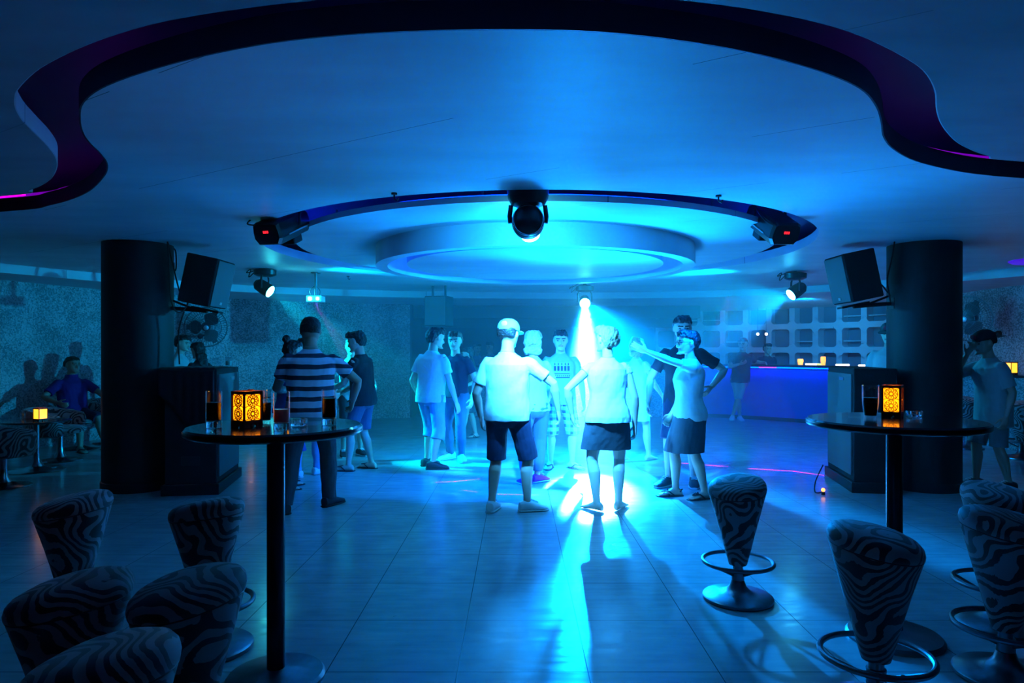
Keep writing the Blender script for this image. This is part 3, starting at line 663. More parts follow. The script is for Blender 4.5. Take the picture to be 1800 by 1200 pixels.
for pts, lab in (
    ([(297, 424, 7.2), (300, 470, 7.2), (302, 520, 7.2), (310, 545, 7.2), (322, 548, 7.25), (332, 535, 7.3), (330, 528, 7.3)], 'black cable looping down the left column to the bracket'),
    ([(297, 424, 7.3), (312, 490, 7.3), (322, 526, 7.3)], 'thin cable slanting from the ceiling to the left hung speaker'),
    ([(302, 434, 7.5), (311, 442, 7.5), (312, 470, 7.5), (309, 476, 7.5), (308, 462, 7.5)], 'short cable loop dangling beside the left column'),
    ([(326, 548, 7.3), (318, 575, 7.3), (316, 600, 7.3), (318, 640, 7.3)], 'black cable dropping from the left bracket in front of the fan'),
    ([(1570, 424, 7.2), (1565, 455, 7.2), (1557, 490, 7.2), (1560, 515, 7.25), (1562, 530, 7.3)], 'black cable down the right column to the bracket'),
    ([(1538, 495, 7.4), (1548, 502, 7.4), (1556, 512, 7.35), (1562, 520, 7.3)], 'short cable from the right hung speaker to its bracket')):
    m = MB(); m.tube(catmull([Vector((AT(a, Y), Y-0.03, ZAT(b, Y))) for a, b, Y in pts], 6), 0.008, 6); tag(obj('speaker_cable', m, 'rubber'), lab, 'cable')
# loudspeaker over the back passage
Y = 12.0; t = thing('hung_speaker', 'dim box loudspeaker hung over the back passage', 'loudspeaker', (AT(772, Y), Y, ZAT(547, Y))); t.rotation_euler = (0, 0, D(-16))
m = MB(); m.box((0, 0, 0), (0.40, 0.36, 0.52)); obj('cabinet', m, 'carpetbox', t, bevel=0.015)
m = MB(); m.box((0, -0.186, 0), (0.37, 0.012, 0.49)); obj('grille', m, 'grille', t)
m = MB(); m.tube([(-0.12, 0, 0.25), (-0.12, 0, ZC-t.location.z)], 0.02, 10); m.tube([(0.12, 0, 0.25), (0.12, 0, ZC-t.location.z)], 0.02, 10); obj('hanger', m, 'black', t)

# ---- floor loudspeakers beside the columns
def floor_speaker(c, rz, label, depth=0.50):
    t = thing('floor_speaker', label, 'loudspeaker', c, rz); W = 1.0
    m = MB(); m.box((-0.0, 0, 0.055), (depth+0.06, W+0.06, 0.11)); obj('plinth', m, 'black', t, bevel=0.01)
    m = MB(); m.box((0, 0, 0.70), (depth, W, 1.18)); obj('cabinet', m, 'carpetbox', t, bevel=0.012)
    m = MB(); m.box((depth/2+0.008, 0, 0.70), (0.016, W-0.10, 1.06)); obj('grille', m, 'grille', t, bevel=0.005)
    m = MB(); m.box((depth/2+0.018, 0.12, 1.17), (0.006, 0.16, 0.035)); obj('badge', m, 'badge', t)
    for z in (0.35, 0.85): m = MB(); m.box((0, -W/2-0.006, z), (0.18, 0.012, 0.09)); obj('side_handle', m, 'plastic', t, bevel=0.006)
    return t
floor_speaker((-3.42, 7.46, 0), D(10.2), 'tall black floor speaker beside the left column, with drinks on top')
floor_speaker((3.80, 7.56, 0), PI-D(10.2), 'tall black floor speaker beside the right column, grille to the dance floor', 0.42)
# cloth over the left one
t_c = MB(); nx_, ny_ = 26, 20; Rm = Rz(D(10.2)); vs = []; fs = []
for i in range(nx_+1):
    for j in range(ny_+1):
        x = -0.30+0.53*i/nx_; s = -0.86+1.10*j/ny_
        ft = 0.006*math.sin(x*38)+0.005*noise.noise(Vector((x*7, s*5, 2)))
        if s < -0.51: y = -0.512-abs(ft)*1.2-0.004; z = 1.296+(s+0.51)*(1.3+0.6*math.sin(x*7+1)); 
        else: y = s; z = 1.296+abs(ft)*0.8
        p = Rm @ Vector((x, y, z)); vs.append((p.x-3.42, p.y+7.46, p.z))
for i in range(nx_):
    for j in range(ny_): a = i*(ny_+1)+j; fs.append((a, a+1, a+ny_+2, a+ny_+1))
t_c.add(vs, fs); o = obj('cover_cloth', t_c, 'cloth_red'); so_ = o.modifiers.new('thickness', 'SOLIDIFY'); so_.thickness = 0.003; so_.offset = 1.0; tag(o, 'dark cloth draped over the top of the left floor speaker', 'cloth')
# small box light and cable on the floor by the right speaker
t = thing('indicator_lamp', 'tiny glowing lamp on a cable at the foot of the right floor speaker', 'lamp', (AT(1447, 7.0), 7.0, 0))
m = MB(); m.lathe([(0.02, 0), (0.018, 0.03)], n=12); obj('socket', m, 'plastic', t)
m = MB(); m.ball((0, 0, 0.048), 0.020, 8); obj('bulb', m, 'lens_orange', t)['label'] = 'glowing bulb'
m = MB(); m.tube(catmull([Vector((0, 0.015, 0.02)), Vector((-0.04, 0.10, 0.008)), Vector((0.02, 0.22, 0.10)), Vector((0.12, 0.27, 0.26))], 6), 0.007, 6); obj('lamp_cable', m, 'rubber', t)
# ---- wall fans
def fan(c, face, wallp, label):
    c = Vector(c); t = thing('wall_fan', label, 'fan', c); R = basis(Vector(face)); place(t, c, R); r = 0.36
    m = MB()
    for q, y in ((r, 0.0), (r*0.98, 0.06), (r*0.72, 0.09), (r*0.42, 0.10), (r*0.72, -0.09), (r*0.98, -0.05), (r*0.42, -0.10)): m.tube([(q*math.cos(a), y, q*math.sin(a)) for a in [2*PI*i/40 for i in range(40)]], 0.006 if q == r else 0.0035, 5, closed=True)
    for i in range(48):
        a = 2*PI*i/48; e = Vector((math.cos(a), 0, math.sin(a)))
        m.tube([e*0.05+Vector((0, 0.105, 0)), e*r*0.6+Vector((0, 0.098, 0)), e*r*0.95+Vector((0, 0.06, 0)), e*r, e*r*0.9+Vector((0, -0.07, 0)), e*0.1+Vector((0, -0.105, 0))], 0.003, 4)
    obj('cage', m, 'fabric_light', t)
    for k in range(3):
        m = MB(); rs = []
        for i in range(7):
            q = 0.07+0.25*i/6; wd = 0.05+0.10*math.sin(PI*min(1, i/5)); a = 2*PI*k/3
            e = Vector((math.cos(a), 0, math.sin(a))); n = Vector((-math.sin(a), 0, math.cos(a))); tw = 0.5
            p = e*q; b_ = n*wd*math.cos(tw)+Vector((0, 1, 0))*wd*0.5*math.sin(tw); rs.append([p+b_+Vector((0, 0.004, 0)), p+b_*-1+Vector((0, 0.004, 0)), p+b_*-1-Vector((0, 0.004, 0)), p+b_-Vector((0, 0.004, 0))])
        m.rings(rs); obj('blade', m, 'fanblade', t)
    m = MB(); m.tube([(0, 0.112, 0), (0, 0.118, 0)], [0.045, 0.03], 20); obj('hub_cap', m, 'badge', t)
    m = MB(); m.tube([(0, -0.10, 0), (0, -0.22, 0)], [0.085, 0.07], 24, rnd=True); obj('motor', m, 'plastic', t)
    wp = R.transposed() @ (Vector(wallp)-c); m = MB(); m.tube([(0, -0.17, -0.05), (0, -0.20, -0.16), wp], 0.02, 10); m.ball(wp, 0.06, 8); obj('wall_bracket', m, 'plastic', t)
fan((AT(362, 12.4), 12.4, ZAT(575, 12.4)), (0.42, -0.9, -0.12), (-6.02, 12.94, 1.75), 'round caged wall fan on the left mosaic wall behind the hung speaker')
fan((AT(1700, 10.9), 10.9, ZAT(560, 10.9)), (-0.85, -0.55, -0.1), (7.83, 11.1, 1.75), 'round caged wall fan on the right mosaic wall above the person in the backward cap')

# ================================================================== FURNITURE
def bar_table(loc, z, r, rb, rz, label):
    t = thing('bar_table', label, 'table', loc, rz)
    m = MB(); m.lathe([(r-0.012, z-0.038), (r, z-0.03), (r, z-0.008), (r-0.008, z)], n=72); obj('tabletop', m, 'table', t)
    m = MB(); m.lathe([(r+0.0015, z-0.030), (r+0.003, z-0.026), (r+0.003, z-0.012), (r+0.0015, z-0.008)], n=72, cap=False); obj('edge_band', m, 'polish', t)
    m = MB(); m.lathe([(0.039, 0.02), (0.039, z-0.045), (0.09, z-0.045), (0.09, z-0.037)], n=32); obj('pole', m, 'polish', t)
    m = MB(); m.lathe([(rb, 0), (rb, 0.012), (rb-0.012, 0.026), (0.06, 0.040), (0.04, 0.05)], n=56); obj('base', m, 'steel', t)
    return t
TL = (AT(485, 3.07), 3.07); TR = (AT(1572, 3.5), 3.5)
bar_table((TL[0], TL[1], 0), 1.137, 0.379, 0.215, 0, 'tall black round bar table at left with lantern and four glasses')
bar_table((TR[0], TR[1], 0), 1.12, 0.417, 0.229, 1.0, 'tall black round bar table at right with one beer glass and a lantern')
def on(px, py, z):
    Y = (HC-z)*1200/(py-617); return Vector((AT(px, Y), Y, z+0.0005))
def tumbler(loc, label, liquid, lname, r=0.034, h=0.158, fill=0.7, base=0.034, taper=0.0, curve=0.0):
    t = thing('drinking_glass', label, 'glass', loc); n = 28
    def R(z): u = z/h; return r*(1-taper*(1-u)) + curve*math.sin(PI*min(1, u*1.15))*r
    zs = [h*i/10 for i in range(11)]
    prof = [(0.001, 0.0)] + [(R(0)*0.96, 0.0)] + [(R(z), z+0.002) for z in zs] + [(R(h)-0.0022, h+0.002)] + [(R(z)-0.0025, z+0.001) for z in reversed(zs) if z > base] + [(R(base)-0.004, base), (0.001, base-0.001)]
    m = MB(); m.lathe([q for q in prof if not (q[1] < base-0.0012 and q[0] < r*0.5)], n=n, cap=False); obj('glass_body', m, 'thin_glass', t, sharp=50)
    if base > 0.02: m = MB(); m.lathe([(R(0)*0.92, 0.001), (R(0)*0.95, 0.004), (R(base)*0.93, base-0.004), (R(base)*0.6, base-0.001)], n=n); obj('glass_base', m, 'glass', t)
    if fill > 0:
        zt = base+(h-base)*fill; zz = [base+0.0015+(zt-base-0.0015)*i/6 for i in range(7)]
        m = MB(); m.lathe([(R(z)-0.0032, z) for z in zz], n=n); obj('drink', m, liquid, t)['label'] = lname
    return t
zl = 1.137
tumbler(on(376, 752, zl), 'tall straight glass of dark cola at the left edge of the left table', 'cola', 'dark cola', fill=0.62)
tumbler(on(467, 743, zl), 'curved glass of cola just behind the lantern on the left table', 'cola', 'dark cola', r=0.032, h=0.152, fill=0.58, base=0.012, taper=0.28, curve=0.08)
tumbler(on(495, 756, zl), 'straight glass half full of cloudy peach drink right of the lantern', 'peach', 'cloudy peach drink', fill=0.44)
tumbler(on(578.5, 747, zl), 'straight glass of dark cola at the right edge of the left table', 'cola', 'dark cola', r=0.0335, fill=0.70)
zr = 1.12
tumbler(on(1530, 735, zr), 'tulip beer glass of dark beer on the right bar table', 'beer', 'dark beer', r=0.042, h=0.170, fill=0.60, base=0.014, taper=0.30, curve=0.10)
# tumblers on the left floor speaker
zt = 1.302
for px, Y, lab, liq, fill, r, h in ((361, 7.25, 'small stemless glass nearest the column on the left floor speaker', None, 0, 0.026, 0.075), (374, 7.42, 'small plain empty glass second on the left floor speaker', None, 0, 0.028, 0.09), (384, 7.30, 'tall empty glass third on the left floor speaker', None, 0, 0.030, 0.105), (402, 7.45, 'tumbler of pale cloudy drink at the right end of the left floor speaker', 'mint', 0.5, 0.036, 0.105)):
    tumbler((AT(px, Y), Y, zt+0.002), lab, liq, 'pale cloudy drink', r=r, h=h, fill=fill, base=0.01, taper=0.12)
def ashtray(loc, label):
    t = MB(); t.lathe([(0.001, 0), (0.034, 0), (0.037, 0.004), (0.040, 0.030), (0.037, 0.032), (0.033, 0.012), (0.001, 0.010)], n=32, cap=False)
    for k in range(8): a = 2*PI*k/8; t.box((0.0385*math.cos(a), 0.0385*math.sin(a), 0.015), (0.006, 0.006, 0.026), Rz(a))
    o = obj('ashtray', t, 'glass', sharp=40); o.location = loc; tag(o, label, 'ashtray'); return o
ashtray(on(524, 748, zl), 'round clear glass ashtray on the left bar table'); ashtray(on(1607, 732, zr), 'round clear glass ashtray on the right bar table')
def lantern(loc, rz, label, s=0.094, h=0.158, detail=True):
    t = thing('lantern', label, 'lantern', loc, rz); e = s/2; p = 0.007
    for x in (-1, 1):
        for y in (-1, 1): m = MB(); m.box((x*(e-p/2), y*(e-p/2), h/2), (p, p, h)); obj('corner_post', m, 'wood_red', t)
    m = MB()
    for k in range(4):
        R = Rz(PI/2*k)
        m.box(R @ Vector((0, -(e-0.004), 0.026)), (s-p, 0.005, 0.010), R)
        for q in (-1, 1): m.box(R @ Vector((q*(e*0.62), -(e-0.004), 0.010)), (s*0.3, 0.005, 0.022), R)
        m.box(R @ Vector((0, -(e-0.004), 0.013)), (s*0.14, 0.005, 0.017), R)
    m.box((0, 0, 0.020), (s-0.002, s-0.002, 0.004)); obj('bottom_frame', m, 'wood_red', t); m = MB()
    for k in range(4): R = Rz(PI/2*k); m.box(R @ Vector((0, -(e-0.004), h-0.007)), (s-p+0.004, 0.006, 0.014), R)
    m.box((0, 0, h-0.009), (s-0.006, s-0.006, 0.004)); obj('top_frame_and_blocker', m, 'wood_red', t)  # plate added across the open top to keep candlelight off the ceiling
    z0, z1 = 0.031, h-0.014; wd = s-2*p
    m = MB()
    for k in range(4):
        R = Rz(PI/2*k); m.box(R @ Vector((0, -(e-0.0065), (z0+z1)/2)), (wd, 0.0008, z1-z0), R)
    obj('paper_panel', m, 'paper_near' if detail else 'paper', t)['label'] = 'glowing amber paper'
    if detail:
        m = MB(); rr = 0.0017
        for k in range(4):
            R = Rz(PI/2*k); y = -(e-0.0045)
            def P(x, z): return R @ Vector((x, y, z))
            ros = (z1-z0)/2.0
            for c_ in (0, 1):
                zc = z0+ros*(c_+0.5); ro = min(wd, ros)/2
                for q in (0.30, 0.98): m.tube([P(ro*q*math.cos(a), zc+ro*q*math.sin(a)) for a in [2*PI*i/20 for i in range(20)]], rr, 4, closed=True)
                for i in range(10):
                    a = 2*PI*i/10; b = a+2*PI/20; b2 = a-2*PI/20
                    m.tube([P(ro*0.30*math.cos(a), zc+ro*0.30*math.sin(a)), P(ro*0.62*math.cos(b), zc+ro*0.62*math.sin(b)), P(ro*0.98*math.cos(a), zc+ro*0.98*math.sin(a))], rr, 4)
                    m.tube([P(ro*0.30*math.cos(a), zc+ro*0.30*math.sin(a)), P(ro*0.62*math.cos(b2), zc+ro*0.62*math.sin(b2)), P(ro*0.98*math.cos(a), zc+ro*0.98*math.sin(a))], rr, 4)
            for q in (-1, 1): m.tube([P(q*wd*0.49, z0), P(q*wd*0.49, z1)], rr*1.4, 4)
            for i in range(5):
                z = z0+(z1-z0)*i/4
                if i % 2 == 0:
                    for q in (-1, 1): m.tube([P(q*wd*0.5, z), P(q*wd*0.12, z+(0.012 if i < 4 else -0.012))], rr, 4)
        obj('lattice_panel', m, 'wood_red', t)
    m = MB(); m.lathe([(0.016, 0.022), (0.016, 0.045)], n=16); obj('candle', m, 'white_plastic', t)
    if detail: l = point('candle_flame_light', (0.0, 0.0, 0.085), (1.0, 0.72, 0.16), 20.0, 0.010); l.parent = t
    l = point('candle_light', (0, 0, h+0.03), (1.0, 0.36, 0.04), 0.55 if detail else 0.3, 0.02); l.parent = t
    return t
lantern(on(434, 750, zl), D(-34), 'square amber lantern with pierced rosette sides on the left bar table')
lantern(on(1569, 733, zr), D(-38), 'square amber lantern with pierced rosette sides on the right bar table', s=0.092, h=0.170)

# ---- zebra bar stools
st = thing('bar_stool', '', 'stool', (0, 0, 0), 0, 'zebra cone stools'); RS = 0.176
def sring(r, z, ex=1.0, k=40):
    out = []
    for j in range(k):
        a = 2*PI*j/k; q = r*(1+0.015*math.cos(2*a)+0.03*math.cos(3*a)*(z/0.7))*0.985; tz = 0.16*(z-0.45)*math.cos(a)*r/RS if z > 0.45 else 0
        out.append(Vector((q*math.cos(a), q*math.sin(a), z+tz*0.75)))
    return out
m = MB(); m.rings([sring(0.054, 0.215), sring(0.058, 0.225), sring(0.078, 0.30), sring(0.103, 0.40), sring(0.130, 0.50), sring(0.155, 0.59), sring(0.170, 0.645), sring(0.171, 0.657)]); obj('seat_cone', m, 'zebra', st, sharp=60)
m = MB(); m.rings([sring(0.169, 0.656), sring(0.176, 0.662), sring(0.179, 0.680), sring(0.174, 0.702), sring(0.158, 0.720), sring(0.125, 0.733), sring(0.08, 0.739), sring(0.03, 0.741), sring(0.004, 0.741)]); obj('seat_cushion', m, 'zebra', st, sharp=60)
m = MB(); m.tube([Vector((0.168*(1+0.015*math.cos(2*a)+0.03*math.cos(3*a)*0.94)*math.cos(a), 0.168*(1+0.015*math.cos(2*a)+0.03*math.cos(3*a)*0.94)*math.sin(a), 0.657+0.16*0.207*0.75*math.cos(a)*0.97)) for a in [2*PI*i/40 for i in range(40)]], 0.0035, 6, closed=True); obj('seam_piping', m, 'black', st)
m = MB(); m.lathe([(0.031, 0.055), (0.031, 0.12), (0.038, 0.122), (0.038, 0.178), (0.030, 0.18), (0.030, 0.222)], n=28); obj('column', m, 'steel', st)
m = MB(); m.lathe([(0.207, 0), (0.212, 0.008), (0.210, 0.020), (0.198, 0.030), (0.12, 0.040), (0.075, 0.056), (0.050, 0.082), (0.038, 0.118)], n=56); obj('base', m, 'steel', st)
m = MB(); m.tube([(0.208*math.cos(a), 0.208*math.sin(a), 0.232) for a in [2*PI*i/64 for i in range(64)]], 0.0125, 10, closed=True); obj('foot_ring', m, 'steel', st)
for k in range(3):
    a = 2*PI*k/3+0.5; m = MB(); m.tube([(0.034*math.cos(a), 0.034*math.sin(a), 0.150), (0.20*math.cos(a), 0.20*math.sin(a), 0.230)], 0.008, 8); obj('foot_ring_spoke', m, 'steel', st)
stools = [(1297, 4.05, 0.9, 'zebra print cone stool standing alone right of the dancers', 0.965),
 (128, 3.50, 0.3, 'zebra cone stool farthest back in the left group, nearest the column', 0.99), (124, 2.20, 0.1, 'zebra cone stool at far left, second row from the front', 1.0),
 (366, 3.37, -0.6, 'zebra cone stool behind the left bar table group, beside the table pole', 1.0), (328, 2.22, 0.4, 'zebra cone stool just left of the left bar table pole', 1.0),
 (180, 1.70, -0.1, 'nearest zebra cone stool at the bottom left corner', 1.0), (1540, 2.78, 2.7, 'zebra cone stool in front of the right bar table', 1.01),
 (1768, 3.08, 2.4, 'front one of two zebra cone stools at the right edge', 1.0), (1755, 3.66, 1.9, 'rear one of two zebra cone stools at the right edge', 1.0),
 (1795, 9.35, 0.5, 'distant zebra cone stool at the right wall counter', 1.05), (1700, 10.3, 2.0, 'distant zebra cone stool between the right column and the person in the cap', 1.05)]
for i, (px, Y, rz, lab, sc) in enumerate(stools):
    loc = (AT(px, Y), Y, 0)
    if i == 0: st.location = loc; st.rotation_euler = (0, 0, rz); st['label'] = lab; st.scale = (sc, sc, sc)
    else: dup(st, loc, rz, lab, scale=sc)

# ---- lounge corner on the left
def tub_chair(first_label):
    t = thing('tub_chair', first_label, 'armchair', (0, 0, 0), 0, 'zebra tub chairs')
    m = MB(); m.lathe([(0.05, 0.37), (0.24, 0.375), (0.295, 0.39), (0.31, 0.42), (0.30, 0.45), (0.25, 0.465), (0.02, 0.47)], n=40); obj('seat', m, 'zebra', t)
    rs = []; nn = 30
    for i in range(nn+1):
        a = D(-118)+D(236)*i/nn; q = math.cos(a*0.62); hh = 0.58+0.14*max(0, q); ca, sa = math.cos(a+PI/2), math.sin(a+PI/2)
        end = min(i, nn-i); th = 0.5 if end == 0 else 1.0
        prof = [(0.325, 0.34), (0.375, 0.36), (0.385, 0.45), (0.395+0.02*q, hh-0.05), (0.385+0.02*q, hh-0.01), (0.355+0.02*q, hh), (0.325+0.01*q, hh-0.02), (0.310, 0.50), (0.308, 0.40)]
        cr, cz = 0.35, 0.48
        rs.append([Vector(((cr+(r-cr)*th)*ca, (cr+(r-cr)*th)*sa, cz+(z-cz)*(0.8 if end == 0 else 1))) for r, z in prof])
    m = MB(); m.rings(rs); obj('back_shell', m, 'zebra', t, sharp=60)
    m = MB(); m.lathe([(0.26, 0), (0.265, 0.008), (0.25, 0.018), (0.14, 0.03), (0.075, 0.055), (0.045, 0.11), (0.036, 0.2), (0.036, 0.375)], n=40); obj('pedestal', m, 'chrome', t)
    return t
ch = tub_chair('zebra tub chair under the seated person in purple'); ch.location = (AT(140, 10.25), 10.25, 0); ch.rotation_euler = (0, 0, D(75))
dup(ch, (AT(6, 7.4), 7.4, 0), D(150), 'zebra tub chair cut off by the left edge, nearest the viewer')
dup(ch, (AT(106, 9.15), 9.15, 0), D(100), 'zebra tub chair just behind the low round table')
dup(ch, (AT(196, 11.0), 11.0, 0), D(20), 'zebra tub chair partly hidden behind the left column')
def low_table(x, y, h, r, label):
    t = thing('low_table', label, 'table', (x, y, 0)); m = MB(); m.lathe([(r-0.03, h-0.028), (r, h-0.018), (r, h-0.008), (r-0.006, h)], n=56); obj('tabletop', m, 'table', t)
    m = MB(); m.lathe([(0.30, 0), (0.305, 0.008), (0.29, 0.018), (0.15, 0.03), (0.08, 0.06), (0.045, 0.12), (0.034, 0.22), (0.034, h-0.028)], n=40); obj('pedestal', m, 'chrome', t); return t
low_table(AT(64, 8.4), 8.4, 0.62, 0.37, 'low round black table on a chrome pedestal in the left lounge')
low_table(AT(441, 12.2), 12.2, 0.66, 0.36, 'low round table far back behind the left bar table')
lantern((AT(71, 8.3), 8.3, 0.621), D(-20), 'small orange lantern on the low table in the left lounge', s=0.11, h=0.16, detail=False)
lantern((AT(441, 12.2), 12.2, 0.661), D(10), 'tiny distant lantern glowing behind the left bar table', s=0.10, h=0.13, detail=False)
tumbler((AT(40, 8.45), 8.45, 0.621), 'small empty glass on the low table in the left lounge', None, '', r=0.03, h=0.08, fill=0, base=0.01)

# ---- things on the bar and on the right counter
def cup(px, py, Y, z, label, r=0.035, h=0.09):
    t = thing('candle_cup', label, 'candle', (AT(px, Y), Y, z)); m = MB(); m.lathe([(r*0.6, 0), (r*0.75, 0.004), (r, h*0.6), (r*0.92, h)], n=20); obj('cup', m, 'amber_glow', t); return t
cup(1258, 632, 15.1, 1.19, 'pale candle cup on the bar left of the leaning man'); cup(1407, 629, 14.2, 1.19, 'round orange candle cup on the bar beside the bright glowing bar mat', 0.06, 0.12); cup(1447, 630, 13.7, 1.19, 'tall amber candle cup at the right part of the bar', 0.05, 0.17)
for px, Y, L, mat, lab in ((1428, 13.95, 0.26, 'led_white', 'bright white glowing bar mat next to the amber candle cups'), (1441, 13.8, 0.12, 'led_green', 'short green glowing bar mat on the bar'), (1481, 13.2, 0.24, 'led_white', 'bright pinkish glowing bar mat right of the tall candle cup'), (1518, 12.7, 0.17, 'led_white', 'small glowing bar mat nearest the right column')):
    m = MB(); m.box((AT(px, Y), Y, 1.205), (L, 0.06, 0.03), Rz(D(-35))); tag(obj('glowing_bar_mat', m, mat, bevel=0.008), lab, 'bar mat')
lantern((AT(1757, 10.2), 10.2, 1.121), D(15), 'left one of two orange lanterns on the right wall counter', s=0.13, h=0.19, detail=False)
lantern((AT(1776, 10.1), 10.1, 1.121), D(15), 'right one of two orange lanterns on the right wall counter', s=0.13, h=0.19, detail=False)
for px in (1332, 1347):
    z0 = ZAT(587, 16.3); t = thing('pendant_bulb', ('left' if px == 1332 else 'right')+' one of two small white bulbs hanging over the bar', 'bulb', (AT(px, 16.3), 16.3, z0))
    m = MB(); m.ball((0, 0, 0), 0.035, 8); obj('bulb', m, 'led_white', t); m = MB(); m.tube([(0, 0, 0.03), (0, 0, 2.5-z0)], 0.004, 6); obj('flex', m, 'rubber', t)
# ================================================================== PEOPLE
def sgnp(v, e): return math.copysign(abs(v)**e, v)
def ell(c, ax, ay, w, df, dbk=None, ex=2.2, n=24):
    dbk = df if dbk is None else dbk; out = []
    for i in range(n):
        a = 2*PI*i/n; x = sgnp(math.cos(a), 2/ex)*w; y = sgnp(math.sin(a), 2/ex); y *= df if y > 0 else dbk
        out.append(c+ax*x+ay*y)
    return out
TORSO = [(0.455, 0.060, 0.045, 0.050), (0.48, 0.086, 0.058, 0.066), (0.51, 0.096, 0.063, 0.074), (0.54, 0.096, 0.063, 0.072), (0.575, 0.088, 0.060, 0.062), (0.61, 0.081, 0.058, 0.054), (0.65, 0.083, 0.060, 0.054), (0.69, 0.092, 0.064, 0.058), (0.735, 0.101, 0.068, 0.062), (0.765, 0.104, 0.064, 0.062), (0.79, 0.098, 0.054, 0.057), (0.808, 0.082, 0.044, 0.050), (0.826, 0.058, 0.037, 0.044), (0.842, 0.038, 0.033, 0.039), (0.86, 0.033, 0.032, 0.036)]
TORSO_F = [(0.455, 0.066, 0.046, 0.055), (0.48, 0.094, 0.058, 0.074), (0.51, 0.102, 0.062, 0.080), (0.54, 0.098, 0.060, 0.074), (0.575, 0.083, 0.056, 0.058), (0.61, 0.072, 0.052, 0.048), (0.65, 0.074, 0.055, 0.048), (0.69, 0.083, 0.068, 0.052), (0.725, 0.090, 0.078, 0.056), (0.76, 0.092, 0.064, 0.056), (0.787, 0.085, 0.050, 0.051), (0.806, 0.070, 0.039, 0.045), (0.824, 0.049, 0.033, 0.040), (0.842, 0.031, 0.029, 0.034), (0.86, 0.028, 0.028, 0.032)]
def tint(tab, z):
    if z <= tab[0][0]: return tab[0][1:]
    for a, b in zip(tab, tab[1:]):
        if z <= b[0]:
            f = (z-a[0])/(b[0]-a[0]); return tuple(a[k]+(b[k]-a[k])*f for k in (1, 2, 3))
    return tab[-1][1:]
def two_bone(a, target, l1, l2, pole):
    d = target-a; L = d.length
    if L > (l1+l2)*0.999: target = a+d*((l1+l2)*0.999/L); d = target-a; L = d.length
    L = max(L, abs(l1-l2)*1.02+1e-4); u = d.normalized(); x = (l1*l1-l2*l2+L*L)/(2*L); h = math.sqrt(max(0, l1*l1-x*x))
    p = pole-u*pole.dot(u); p = p.normalized() if p.length > 1e-5 else u.orthogonal().normalized()
    return a+u*x+p*h, target
def fuse(name, mb, voxel, smooth=2, fold=0.0, fscale=9.0, seed=0, it=0.5):
    me = mb.mesh('tmp', smooth=False); o = bpy.data.objects.new('tmp', me); COL.objects.link(o)
    r = o.modifiers.new('r', 'REMESH'); r.mode = 'VOXEL'; r.voxel_size = voxel; r.use_smooth_shade = True
    if smooth: s = o.modifiers.new('s', 'SMOOTH'); s.iterations = smooth; s.factor = it
    dg = bpy.context.evaluated_depsgraph_get(); out = bpy.data.meshes.new_from_object(o.evaluated_get(dg))
    bpy.data.objects.remove(o); bpy.data.meshes.remove(me); out.name = name
    if fold:
        nv = len(out.vertices); off = Vector((seed*3.7, seed*1.3, seed*2.1))
        co = [0.0]*(nv*3); no = [0.0]*(nv*3); out.vertices.foreach_get('co', co); out.vertices.foreach_get('normal', no)
        for i in range(0, nv*3, 3):
            q = Vector((co[i]*1.3+co[i+2]*0.35, co[i+1]*1.3, co[i+2]*0.75))*fscale
            f = fold*(noise.noise(q+off)+0.5*noise.noise(q*2.1+off)-0.2)
            co[i] += no[i]*f; co[i+1] += no[i+1]*f; co[i+2] += no[i+2]*f
        out.vertices.foreach_set('co', co)
        out.update()
    return out
HEAD = [(0.00, 0.13, 0.43, -0.16), (0.04, 0.20, 0.455, -0.08), (0.10, 0.255, 0.45, 0.05), (0.18, 0.295, 0.435, 0.20), (0.27, 0.325, 0.43, 0.32), (0.36, 0.345, 0.42, 0.40), (0.45, 0.355, 0.41, 0.46), (0.52, 0.358, 0.395, 0.49), (0.58, 0.362, 0.425, 0.505), (0.66, 0.365, 0.435, 0.51), (0.75, 0.36, 0.415, 0.50), (0.84, 0.325, 0.355, 0.45), (0.92, 0.25, 0.26, 0.36), (0.975, 0.15, 0.15, 0.22), (1.0, 0.05, 0.05, 0.08)]
